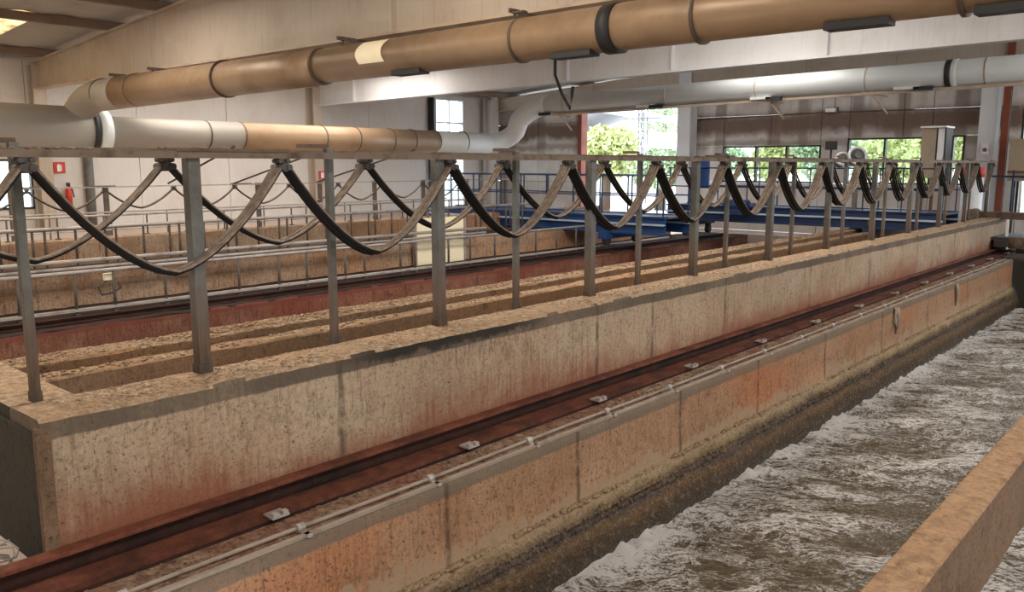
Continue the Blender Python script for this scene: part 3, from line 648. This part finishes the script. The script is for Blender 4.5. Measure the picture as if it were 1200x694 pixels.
# coil of wire at the corner
cw = MB()
for k in range(9):
    a0 = random.random()*6; r0 = random.uniform(.05, .09)
    cw.tube([(1.0+random.uniform(-.006,.006)+r0*math.cos(a0+t*.7)*1.0, 3.66+r0*math.sin(a0+t*.7), ZL+.02+.012*k+.03*math.sin(t*.8+k)) for t in range(10)], .0035, 5)
obj('wire_coil', cw, M['rail_steel'], label='tangled coil of pale wire on the floor at tank corner', cat='wire')

# near divider wall
nw = empty('tank_wall', (8, 1.06, -1.8), 'nearest brown concrete divider wall in the lower right corner', 'wall')
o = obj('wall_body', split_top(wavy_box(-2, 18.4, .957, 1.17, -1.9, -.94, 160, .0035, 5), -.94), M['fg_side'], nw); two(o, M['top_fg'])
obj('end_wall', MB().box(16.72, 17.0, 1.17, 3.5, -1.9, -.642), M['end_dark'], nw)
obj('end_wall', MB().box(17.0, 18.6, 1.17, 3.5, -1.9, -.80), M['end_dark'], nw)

# water surfaces
def water(name, x0, x1, y0, y1, z, nx, ny, lab, foamL, foamR):
    V, F, vals = [], [], []
    ca, sa = math.cos(math.radians(-52)), math.sin(math.radians(-52))
    for i in range(nx+1):
        x = x0 + (x1-x0)*(i/nx)**1.35
        for j_ in range(ny+1):
            y = y0 + (y1-y0)*j_/ny
            u = (x*ca + y*sa); v = (-x*sa + y*ca)
            wv = noise.noise(Vector((u*.8, v*2.2, 1)))*.6
            n = noise.fractal(Vector((u*1.4+wv, v*3.6+wv, 3)), .9, 2.1, 5)
            n2 = noise.noise(Vector((x*11, y*11, 8)))
            h = .03*n + .008*n2
            edge = math.exp(-((y1-y)/.22)**2)*foamL + math.exp(-((y-y0)/.05)**2)*foamR
            edge *= .55 + .9*noise.noise(Vector((x*1.7, 3.3, 5)))
            h += .05*max(0, edge)*(.3+1.5*abs(noise.noise(Vector((x*7, y*7, 2)))))
            V.append((x, y, z+h)); vals.append(max(-.4, .40*n + .95*edge - .10))
    F = [(i*(ny+1)+k, (i+1)*(ny+1)+k, (i+1)*(ny+1)+k+1, i*(ny+1)+k+1) for i in range(nx) for k in range(ny)]
    o = rawobj(name, V, F, M['water'], smooth=True, label=lab, cat='water', kind='stuff', loc=((x0+x1)/2, (y0+y1)/2, z))
    at = o.data.attributes.new('foam', 'FLOAT', 'POINT'); at.data.foreach_set('value', vals)
    return o
water('water_surface', 1.5, 16.75, 1.165, 2.9, -1.51, 520, 130, 'foaming brown water churning in the channel beside lower wall', 1.0, .8)
water('water_surface', 4, 16.7, -.3, .96, -1.51, 220, 40, 'dark foaming water right of the nearest divider wall', .5, 0)

# inner walls of the next tank
bf = empty('baffle_wall', (10, 5.3, -1.5), 'low crusted concrete baffle just behind the tall tank wall', 'wall')
o = obj('wall_body', split_top(wavy_box(1.42, 18.6, 5.2, 5.38, -1.5, -.25, 260, .012, 11), -.22), M['baffle'], bf); two(o, M['baffle_top'])
grit('grit', 1.5, 17, 5.22, 5.36, -.245, 500, .014, M['baffle_top'], bf)
bf = empty('baffle_wall', (10, 5.7, -1.5), 'second crusted concrete baffle with pale grit on top', 'wall')
o = obj('wall_body', split_top(wavy_box(1.42, 18.6, 5.56, 5.84, -1.5, -.225, 260, .012, 13), -.225), M['baffle'], bf); two(o, M['baffle_top'])
grit('grit', 1.5, 17, 5.60, 5.80, -.22, 1700, .017, M['baffle_top'], bf)
rw = empty('tank_wall', (9, 9.5, -1.5), 'red rust-stained wall across the second tank below the pale railing', 'wall')
o = obj('wall_body', split_top(wavy_box(1.42, 18.6, 8.87, 10.25, -1.5, ZL, 160, .012, 17), ZL), M['rust_wall'], rw); two(o, M['rail_dark'])
r2 = empty('crane_rail', (9, 9.2, ZL), 'dark rusty rail on the far ledge behind the red stained wall', 'rail')
obj('rail_head', MB().box(1.5, 18, 9.12, 9.2, ZL+.045, ZL+.06), M['rail_dark'], r2); obj('rail_web', MB().box(1.5, 18, 9.14, 9.17, ZL, ZL+.045), M['rail_dark'], r2); obj('rail_foot', MB().box(1.5, 18, 9.06, 9.26, ZL, ZL+.015), M['rail_dark'], r2)
tw2 = empty('tank_wall', (9, 10.7, -1), 'tan stained wall behind the far rusty rail and low railing', 'wall')
o = obj('wall_body', split_top(wavy_box(1.42, 17.4, 10.25, 11.15, -1, -.26, 120, .008, 19), -.26), M['tan_wall'], tw2); two(o, M['rail_dark'])
tw3 = empty('tank_wall', (9, 12.1, -1), 'farthest tan stained concrete wall behind the middle railing', 'wall')
o = obj('wall_body', split_top(wavy_box(1.42, 17.4, 12.0, 12.3, -1, -.01, 120, .008, 23), -.01), M['tan_wall'], tw3); two(o, M['top'])
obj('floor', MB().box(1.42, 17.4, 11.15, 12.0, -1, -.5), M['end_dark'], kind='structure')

# ---------------- railings
def railing(name, y, z0, z1, x0, x1, posts, lab, r=.018, pr=.014, mids=(), mat=None, pmat=None, second=None, bottom=False, tall=None):
    e = empty(name, ((x0+x1)/2, y, z0), lab, 'railing'); mat = mat or M['rail_steel']; pmat = pmat or M['rail_steel_dk']
    obj('top_rail', MB().tube([(x0, y, z1), (x1, y, z1)], r, 8), mat, e)
    for zm in mids: obj('mid_rail', MB().tube([(x0, y, zm), (x1, y, zm)], r*.8, 8), mat, e)
    if bottom: obj('bottom_rail', MB().box(x0, 16.2, y-.03, y+.03, z0+.035, z0+.065), M['rail_steel'], e)
    f = None
    for px in posts:
        if f is None: f = obj('post', MB().tube([(px, y, z0), (px, y, z1)], pr, 8).box(px-.03, px+.03, y-.03, y+.03, z0, z0+.015), pmat, e); pz = WORLDLOC[f.name]
        else: again(f, e, (px, y, pz.z))
    return e
xs1 = [1.9, 2.6, 3.1, 3.67, 4.09, 4.69, 5.66, 6.25, 6.69, 7.34, 7.69, 8.38, 8.68, 9.4, 9.9, 10.5, 11.0, 11.6, 12.2, 12.8, 13.4]
railing('railing', 9.6, ZL+.0, -.17, 1.5, 13.05, [v for v in xs1 if v < 13], 'low pale railing standing in front of the tan stained wall', .02, .018, mids=(), bottom=True)
railing('railing', 9.9, -.28, -.08, 1.5, 10.6, [], 'pair of pale pipes running just above the low railing', .024, .018, mids=(-.16,))
xs2 = []
x = 2.9
while x < 12.6: xs2 += [x, x+.14, x+.5]; x += .86
railing('railing', 11.0, -.26, .215, 1.5, 13.1, xs2, 'middle railing with dark close posts and thick pale handrail', .024, .016)
xs3 = [2+.62*k for k in range(20)]
railing('railing', 12.15, -.01, .29, 1.5, 13.0, [v for v in xs3 if v < 13], 'farther thin pale railing along the farthest tan wall', .016, .012)
xs4 = [3+.9*k for k in range(15)]
railing('railing', 13.3, -.32, .27, 1.5, 13.0, [v for v in xs4 if v < 13], 'rearmost thin grey railing in front of the left wall', .014, .012, mids=(.0,))

# ---------------- festoon systems: beams on posts with hanging cables
def festoon_track(yb, zb, hb, wb, posts, yp, sz, ztop, z0, x0, x1, lab, mat, pmat, foot, bracket, joint):
    e = empty('cable_track', ((x0+x1)/2, yb, z0), lab, 'cable track')
    obj('track_beam', MB().box(x0, x1, yb-wb/2, yb+wb/2, zb, zb+hb), mat, e)
    f = None
    for k, px in enumerate(posts):
        if f is None:
            h = sz/2; t = .006
            mb = MB().box(px-h, px+h, yp-h, yp+h, z0, ztop)
            f = obj('post', mb, pmat, e, bevel=.004); fb = None
            if foot: fb = obj('post_foot', MB().box(px-h*1.15, px+h*1.15, yp-h*1.15, yp+h*1.15, z0-.02, z0+.05), pmat, f)
            br = obj('bracket', MB().box(px-.16, px+h, yb-.012, yb+.04, ztop-.0, ztop+.02) if bracket else MB().box(px-.06, px+.06, yb-.03, yb+.03, zb+hb, zb+hb+.012), M['galv_brown'], f)
            src = (f, fb, br)
        else:
            g_ = again(f, e, (px, yp, z0)); d = Vector((px-posts[0], 0, 0))
            for s_ in (fb, br):
                if s_: again(s_, g_, WORLDLOC[s_.name]+d)
    for a, b in joint: obj('splice_plate', MB().box(a, b, yb-wb/2-.008, yb+wb/2+.008, zb+hb, zb+hb+.014), M['galv_brown'], e)
    return e
postsA = [2.0+1.6*k for k in range(-1, 11) if 2.0+1.6*k > 1.5]; postsB = [1.27+1.575*k for k in range(0, 11)]
festoon_track(3.73, 1.03, .032, .05, postsA, 3.765, .062, 1.03, -.01, -.6, 18.3, 'front cable track beam on thick square posts along the tall wall', M['galv_dusty'], M['post'], True, False, ((1.9, 2.5), (5.6, 5.95), (9, 9.4)))
festoon_track(3.87, 1.045, .03, .04, postsB, 3.84, .038, 1.09, -.01, -.6, 18.3, 'rear cable track beam on thinner posts with small top brackets', M['galv_dusty'], M['post'], True, True, ((.1, .6), (7.2, 7.7)))

def loop_mesh(span, sag, rad, n_c, pitch, seg=18, top=.0, jit=0):
    mb = MB()
    for c in range(n_c):
        yy = (c-(n_c-1)/2)*pitch; sg = sag*(1+.015*(c % 2) + jit*c)
        pts = []
        for i in range(seg+1):
            u = -1 + 2*i/seg; a = .75*abs(u)**1.8 + .25*abs(u)**1.15
            pts.append((u*span/2*(1-.04), yy + (0), -sg*(1-a)))
        mb.tube(pts, rad, 6, cap=False)
    return mb
def festoon_cable(y, z, hang, sag, lab, rad=.0115, n_c=4, pitch=.024, drop=.045, rnd=.03, span=1.2):
    e = empty('festoon_cable', (hang[0], y, z-sag), lab, 'cable')
    f = None; tr = None
    for k, hx in enumerate(hang):
        tmb = MB().box(hx-.03, hx+.03, y-.02, y+.02, z-.022, z).box(hx-.012, hx+.012, y-.04, y+.04, z-drop-.02, z-.02).tube([(hx-.022, y-.034, z-.012), (hx-.022, y+.034, z-.012)], .012, 8).tube([(hx+.022, y-.034, z-.012), (hx+.022, y+.034, z-.012)], .012, 8).tube([(hx-.018, y-.05, z-drop+.002), (hx-.018, y+.05, z-drop+.002)], .016, 10).tube([(hx+.018, y-.05, z-drop+.002), (hx+.018, y+.05, z-drop+.002)], .016, 10)
        if tr is None: tr = obj('trolley', tmb, M['dark_steel'], e); tz = WORLDLOC[tr.name]
        else: tmb.bm.free(); again(tr, e, (hx, tz.y, tz.z))
    variants = []
    for k, (a, b) in enumerate(zip(hang, hang[1:])):
        if k < 5:
            mb = loop_mesh(b-a, sag*(1+random.uniform(-rnd, rnd)), rad, n_c, pitch, jit=random.uniform(0, .012))
            for v in mb.bm.verts: v.co += Vector(((a+b)/2, y, z-drop))
            o = obj('cable_loop', mb, M['cable'], e); variants.append(o)
        else: s_ = variants[k % 5]; again(s_, e, ((a+b)/2, y, WORLDLOC[s_.name].z))
    return e
hA = [.08+1.2*k for k in range(16)]; hA = [round(v, 3) for v in hA]
hA = [1.27+1.2*k for k in range(-1, 15)]
hB = [.73+1.2*k for k in range(0, 15)]
festoon_cable(3.73, 1.03, hA, .475, 'front festoon cable bundle with the deeper dusty black loops')
festoon_cable(3.88, 1.035, hB, .39, 'rear festoon cable bundle with shallower loops between the deeper ones', rad=.010, n_c=3)
grit('dirt_pile', .95, 1.62, 3.71, 3.75, 1.066, 90, .009, M['galv_dusty'], bpy.data.objects['cable_track'], .8)
grit('dirt_pile', 1.9, 2.35, 3.86, 3.88, 1.078, 50, .008, M['galv_dusty'], bpy.data.objects['cable_track.001'], .7)
# far festoon
festoon_track(14.0, .63, .02, .04, [4.55+1.4*k for k in range(-1, 9)], 14.02, .07, .63, -.32, 1.5, 16, 'thin far cable track in front of the left wall', M['rail_steel'], M['rail_steel_dk'], False, False, ((4.5, 4.9), (5.6, 6.1), (8.2, 8.6)))
festoon_cable(14.0, .63, [3.6+1.165*k for k in range(11)], .30, 'thin far festoon cable hanging in small loops by left wall', rad=.018, n_c=1, drop=.05)

# ---------------- blue travelling bridges
def bridge(x, y0, y1, ztop, zbot, lab, mat, zr, np_, legs):
    e = empty('travelling_bridge', (x, (y0+y1)/2, zbot), lab, 'bridge')
    zm = (ztop+zbot)/2
    for k, dx in enumerate((0, .9)):
        mb = MB().box(x+dx, x+dx+.02, y0, y1, zbot+.03, ztop-.03).box(x+dx-.07, x+dx+.09, y0, y1, ztop-.03, ztop).box(x+dx-.07, x+dx+.09, y0, y1, zbot, zbot+.03)
        g_ = obj('girder', mb, mat, e)
        obj('edge_strip', MB().box(x+dx-.085, x+dx-.07, y0, y1, zm+.0, zm+.035).box(x+dx-.07, x+dx, y0, y1, zm+.005, zm+.025), M['stripe'], g_)
    obj('deck', MB().box(x+.05, x+.87, y0, y1, ztop-.05, ztop-.02), M['dark_steel'], e)
    for dx in (0, .9):
        for zz in (zr, (zr+ztop)/2): obj('handrail', MB().tube([(x+dx, y0, zz), (x+dx, y1, zz)], .013, 8), M['navy'], e)
        f = None
        for k in range(np_):
            yy = y0+.05 + (y1-y0-.1)*k/(np_-1)
            if f is None: f = obj('railing_post', MB().bar((x+dx, yy, ztop), (x+dx, yy, zr), .022), M['navy'], e)
            else: again(f, e, (x+dx, yy, WORLDLOC[f.name].z))
    for yy in legs:
        c_ = obj('end_carriage', MB().box(x-.2, x+1.1, yy-.1, yy+.1, zbot-.12, zbot+.02), mat, e)
        for xx in (x-.05, x+.95):
            obj('leg', MB().box(xx-.05, xx+.05, yy-.05, yy+.05, ZL+.14 if yy > 8 else -.2, zbot-.1), M['dark_steel'], e)
            obj('wheel', MB().tube([(xx, yy-.04, (ZL+.2) if yy > 8 else -.12), (xx, yy+.04, (ZL+.2) if yy > 8 else -.12)], .09, 16), M['dark_steel'], c_)
    return e
bC = bridge(16.3, 4.05, 9.7, .15, -.19, 'navy travelling bridge with pale stripe at the right, nearest the windows', M['navy'], .93, 9, (5.3, 9.2))
obj('motor', MB().tube([(16.1, 8.2, .16), (16.1, 7.7, .16)], .13, 16).box(15.95, 16.25, 7.75, 8.1, -.02, .1).tube([(16.1, 7.7, .16), (16.1, 7.55, .16)], .07, 12), M['navy'], bC)
obj('panel', MB().box(16.35, 16.4, 8.75, 9.05, .5, 1.08), M['blue'], bC)
bA = bridge(13.3, 7.95, 14.2, .06, -.28, 'blue travelling bridge at the left, in front of the doorway', M['blue'], .80, 10, (9.2, 13.9))
# equipment standing on the right bridge
cb = empty('control_cabinet', (17.1, 4.5, .13), 'brown control cabinet with white side standing before the windows', 'cabinet')
obj('cabinet_body', MB().box(16.9, 17.35, 4.45, 4.70, .75, 1.67), M['cab'], cb, bevel=.008); obj('cabinet_roof', MB().box(16.86, 17.4, 4.27, 4.72, 1.67, 1.70), M['white'], cb)
obj('door', MB().box(16.93, 17.35, 4.31, 4.425, .78, 1.66), M['white'], cb); obj('seal', MB().box(16.92, 17.35, 4.425, 4.45, .76, 1.66), M['black'], cb); obj('seal', MB().box(16.92, 17.35, 4.285, 4.31, .76, 1.66), M['black'], cb)
for a in (4.48, 4.66): obj('leg', MB().bar((17.0, a, .13), (17.0, a, .75), .05), M['galv_brown'], cb)
fl = empty('floodlight', (16.8, 6.33, .13), 'black floodlight on a thin pole below the wall lamp', 'lamp')
obj('pole', MB().tube([(16.8, 6.33, .12), (16.8, 6.33, 1.3)], .02, 8), M['black'], fl); obj('lamp_head', MB().box(16.76, 16.84, 6.22, 6.44, 1.29, 1.46), M['black'], fl, bevel=.01)
bw = empty('blower', (16.9, 5.85, .13), 'white round blower housing above the track between the windows', 'blower')
d_ = Vector((-.6, -.5, .25)).normalized()
mb = MB(); c0 = Vector((16.85, 5.86, 1.14))
def ringp(c, d, r, n=24):
    u = d.cross(Vector((0,0,1))).normalized(); v = d.cross(u); return [c + (u*math.cos(t*2*math.pi/n) + v*math.sin(t*2*math.pi/n))*r for t in range(n+1)]
obj('ring', MB().tube(ringp(c0+d_*.1, d_, .165), .026, 10, cap=False), M['white'], bw)
obj('housing', MB().tube([c0-d_*.12, c0+d_*.08], .15, 24).tube([c0+d_*.08, c0+d_*.16], .07, 16), M['galv'], bw)
c1 = Vector((16.85, 6.14, 1.08)); obj('ring', MB().tube(ringp(c1+d_*.1, d_, .12), .03, 10, cap=False), M['white'], bw)
obj('housing', MB().tube([c1-d_*.1, c1+d_*.08], .11, 20), M['galv'], bw)
obj('stand', MB().bar((16.9, 5.85, .13), (16.9, 5.85, 1.05), .08).box(16.8, 17.0, 5.6, 6.15, .98, 1.03), M['galv'], bw)
lm = empty('wall_lamp', (19.7, 7.49, 2.18), 'small white bulkhead lamp high on the stained back wall', 'lamp')
obj('lamp_body', MB().box(19.66, 19.79, 7.38, 7.6, 2.2, 2.29), M['sign_white'], lm, bevel=.012); obj('lamp_base', MB().box(19.77, 19.8, 7.34, 7.64, 2.17, 2.31), M['seam'], lm)
obj('cable', MB().tube([(19.78, 7.42, 2.3), (19.78, 7.42, 2.9)], .008, 6), M['seam'], lm)
obj('wall_conduit', MB().tube([(19.78, 3.7, 2.16), (19.78, 7.35, 2.2), (19.78, 7.6, 2.2), (19.78, 11, 2.14)], .012, 6), M['seam'], label='thin conduit running along the back wall through the lamp', cat='pipe')

# rusty bridge at the end of the nearest channel
rb = empty('scraper_bridge', (18, 2.6, ZL), 'brown rusty scraper bridge at the far right end of the channel', 'bridge')
obj('girder', MB().box(18.0, 18.25, .5, 3.95, -.02, .11), M['galv_brown'], rb); obj('drum', MB().tube([(17.9, 4.0, .03), (18.3, 4.0, .03)], .13, 16), M['galv_dusty'], rb)
for y in (3.6, 3.3, 3.0): obj('upright', MB().bar((17.6, y, -.5), (17.6, y, 0), .04), M['white'] if y < 3.5 else M['dark_steel'], rb)
obj('deck', MB().box(17.3, 18.6, .6, 3.75, -.36, -.31), M['dark_steel'], rb)
obj('end_carriage', MB().box(17.2, 18.55, 3.2, 3.42, -.47, -.36), M['dark_steel'], rb)
for x in (17.45, 18.2): obj('wheel', MB().tube([(x, 3.28, -.44), (x, 3.46, -.44)], .10, 18).tube([(x, 3.24, -.44), (x, 3.28, -.44)], .05, 12), M['galv_dusty'], rb)
obj('gearbox', MB().box(17.25, 17.5, 2.95, 3.2, -.5, -.3).tube([(17.3, 3.05, -.4), (17.15, 3.05, -.4)], .07, 12), M['galv_brown'], rb)
for x in (17.7,): obj('counterweight', MB().box(x, x+.3, 2.9, 3.15, -.62, -.46), M['dark_steel'], rb)
for yy in (3.45, 2.6, 1.7): obj('railing_post', MB().tube([(18.5, yy, .11), (18.5, yy, .9)], .018, 8), M['navy'], rb)
obj('handrail', MB().tube([(18.5, .8, .72), (18.5, 3.9, .78)], .02, 8), M['navy'], rb)
wc = empty('panel_cabinet', (19.2, 3.2, .68), 'beige cabinet in front of the window at right edge', 'cabinet')
obj('cabinet_body', MB().box(19.05, 19.3, 2.6, 3.66, .68, 1.5), M['cab'], wc, bevel=.008); obj('trim_strip', MB().box(19.02, 19.05, 2.6, 3.66, .84, .88), M['seam'], wc)
obj('leg', MB().bar((19.2, 3.55, ZL), (19.2, 3.55, .68), .05), M['dark_steel'], wc); obj('leg', MB().bar((19.2, 2.7, ZL), (19.2, 2.7, .68), .05), M['dark_steel'], wc)
wp = empty('wall_box', (19.62, 4.1, 1.2), 'small grey socket box fixed low on the bluish white column', 'electrical box')
obj('box_body', MB().box(19.395, 19.44, 4.10, 4.24, 1.2, 1.42), M['white'], wp); obj('socket', MB().tube([(19.395, 4.17, 1.3), (19.37, 4.17, 1.3)], .04, 12), M['galv'], wp)
dr = empty('storage_drum', (19.0, 4.3, ZL), 'red and white container behind the far end of cable posts', 'container')
obj('drum_body', MB().tube([(19.0, 4.25, ZL), (19.0, 4.25, .75)], .2, 20), M['white'], dr); obj('drum_top', MB().tube([(19.0, 4.25, .75), (19.0, 4.25, .95)], .21, 20), M['red'], dr)
gp = empty('cream_panel', (9.8, 10.15, ZL), 'cream sheet panel standing behind the fourth thick post', 'panel')  # upright cream sheet between two pale frame bars
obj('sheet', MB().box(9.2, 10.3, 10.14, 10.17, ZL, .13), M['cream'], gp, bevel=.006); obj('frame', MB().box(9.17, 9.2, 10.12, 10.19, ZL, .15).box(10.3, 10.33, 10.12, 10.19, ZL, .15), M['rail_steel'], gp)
jb = empty('junction_box', (4.1, 9.7, -.35), 'cream junction box with looped cable under the railing pipes', 'electrical box')
obj('box_body', MB().box(4.02, 4.13, 9.66, 9.72, -.30, -.22), M['cream'], jb, bevel=.005)
obj('cable', MB().tube([(4.05, 9.68, -.3), (3.95, 9.68, -.38), (3.98, 9.68, -.46), (4.1, 9.68, -.45), (4.2, 9.68, -.40), (4.17, 9.68, -.33)], .012, 6), M['dark_steel'], jb)

# ---------------- signs on the left wall
def sign(xc, zc, wd_, ht, lab, pict, dy=0):
    e = empty('fire_sign', (xc, 17.98, zc-ht/2), lab, 'sign')
    obj('plate', MB().box(xc-wd_/2, xc+wd_/2, 17.975+dy, 17.99+dy, zc-ht/2, zc+ht/2), M['red'], e)
    y = 17.968+dy
    pm = MB()
    if pict == 'ext':     # white extinguisher pictogram and a flame
        pm.box(xc-.045, xc+.02, y, 17.975+dy, zc-.075, zc+.05).box(xc-.03, xc+.005, y, 17.975+dy, zc+.055, zc+.075).box(xc+.03, xc+.045, y, 17.975+dy, zc-.06, zc+.065)
    obj('pictogram', pm, M['sign_white'], e)
sign(6.76, .94, .22, .22, 'red fire extinguisher sign on the left wall beside the window', 'ext')
sign(12.9, .74, .2, .2, 'faded small red sign on the second column of the left wall', 'ext', -.29)
ex = empty('fire_extinguisher', (6.86, 17.9, .1), 'red fire extinguisher hanging on the wall below its sign', 'extinguisher')
obj('cylinder', MB().tube([(6.86, 17.88, .2), (6.86, 17.88, .5), (6.86, 17.88, .56), (6.86, 17.88, .58)], [.06, .06, .035, .025], 16), M['red'], ex)
obj('bracket', MB().box(6.82, 6.90, 17.93, 18.0, .3, .36), M['black'], ex)
obj('valve', MB().box(6.83, 6.89, 17.86, 17.9, .58, .64).tube([(6.86, 17.86, .6), (6.92, 17.84, .5), (6.94, 17.84, .35)], .012, 6), M['black'], ex)
ex2 = empty('fire_extinguisher', (17.2, 17.85, .1), 'red fire extinguisher beside the tall bright window', 'extinguisher')
obj('cylinder', MB().tube([(17.2, 17.85, .2), (17.2, 17.85, .5), (17.2, 17.85, .56), (17.2, 17.85, .58)], [.06, .06, .035, .025], 16), M['red'], ex2)
obj('bracket', MB().box(17.16, 17.24, 17.9, 18.0, .3, .36), M['black'], ex2)
obj('valve', MB().box(17.17, 17.23, 17.82, 17.88, .58, .64), M['black'], ex2)

# ================================================================== OUTSIDE
obj('ground', MB().box(-30, 19, 18.3, 60, -.9, -.7).box(20.05, 90, -25, 60, -.9, -.7), M['ground'], kind='structure')
def tree(x, y, h, r, mat, lab, n=5000):
    e = empty('tree', (x, y, -.7), lab, 'tree')
    obj('trunk', MB().tube([(x, y, -.7), (x+.1, y, h*.4), (x, y+.1, h*.8)], [.22, .16, .06], 10), M['bark'], e)
    blobs = [(Vector((x+random.uniform(-.6,.6)*r, y+random.uniform(-.6,.6)*r, h*.55+random.uniform(-.35,.45)*h*.6)), r*random.uniform(.35,.6)) for _ in range(14)]
    V, F = [], []; G, U = random.gauss, random.uniform
    for i in range(n):
        c, q = blobs[i % 14]; dx, dy, dz = G(0,1), G(0,1), G(0,1); l = q*U(.75, 1.05)/max(.01, math.sqrt(dx*dx+dy*dy+dz*dz))
        px, py_, pz = c.x+dx*l, c.y+dy*l, c.z+dz*l; s_ = U(.05, .11); o = len(V)
        a1, b1, c1, a2, b2, c2 = [U(-1, 1)*s_ for _ in range(6)]
        V += [(px+a1, py_+b1, pz+c1), (px+a2, py_+b2, pz+c2), (px-a1, py_-b1, pz-c1), (px-a2, py_-b2, pz-c2)]; F.append((o, o+1, o+2, o+3))
    rawobj('foliage', V, F, mat, e, kind='stuff')
    return e
tree(27.5, 19.2, 2.6, 1.3, M['leaf_yellow'], 'yellow green tree in the left half of the doorway', 7000)
tree(49, 29.6, 7.4, 2.6, M['leaf_green'], 'green tree at the top right of the doorway above the white roof')
tree(27.5, 16.7, 1.7, .9, M['leaf_green'], 'small green bush in the lower right of the doorway')
tree(33, 17.2, 2.6, 1.3, M['leaf_green'], 'green tree through the left pane of the left window')
tree(29, 11.3, 2.5, .9, M['leaf_green'], 'green tree through the right pane of the left window')
tree(31, 14.0, 2.6, 1.2, M['leaf_yellow'], 'yellowish tree through the middle of the left window')
tree(36, 12.2, 3.2, 1.8, M['leaf_green'], 'green tree behind the round blower through the right window')
tree(30, 9.0, 2.6, 1.3, M['leaf_yellow'], 'yellow green tree through the right pane of second window')
tree(27, 5.0, 3.4, 1.2, M['leaf_yellow'], 'yellow green tree seen at the right edge beside red post')
tree(27, 6.9, 2.6, .8, M['leaf_yellow'], 'yellow green tree through the narrow window beside the cabinet')
hs = empty('outbuilding', (40, 25, -.7), 'white building with pitched roof seen through the doorway', 'building')
obj('wall', MB().box(38, 42, 20, 31, -.7, 2.6), M['house'], hs)
obj('roof', MB().prism([(19.5, 2.6), (27.5, 3.9), (31.5, 2.6), (31.5, 2.75), (27.5, 4.1), (19.5, 2.75)], 'x', 37.6, 42.4), M['roof_out'], hs)
for y in (23.5, 26, 28.5, 31): obj('window', MB().box(37.95, 38.0, y-.3, y+.3, .6, 1.4), M['frame'], hs)
py = empty('pylon', (32, 20.6, -.7), 'thin pale lattice mast standing outside the doorway', 'mast')
mb = MB()
for k in range(9):
    z0, z1 = -.7+.75*k, .05+.75*k
    for a, b in ((-1,-1),(1,-1),(1,1),(-1,1)): mb.bar((32+a*.14, 20.4+b*.14, z0), (32+a*.14, 20.4+b*.14, z1), .04)
    mb.bar((31.86, 20.26, z0), (31.86, 20.54, z1), .03).bar((31.86, 20.54, z0), (31.86, 20.26, z1), .03).bar((31.86, 20.26, z1), (31.86, 20.54, z1), .03)
obj('lattice', mb, M['galv'], py)
obj('arm', MB().bar((32, 19.4, 3.0), (32, 21.4, 3.0), .05).bar((32, 19.7, 3.6), (32, 21.1, 3.6), .05), M['galv'], py)
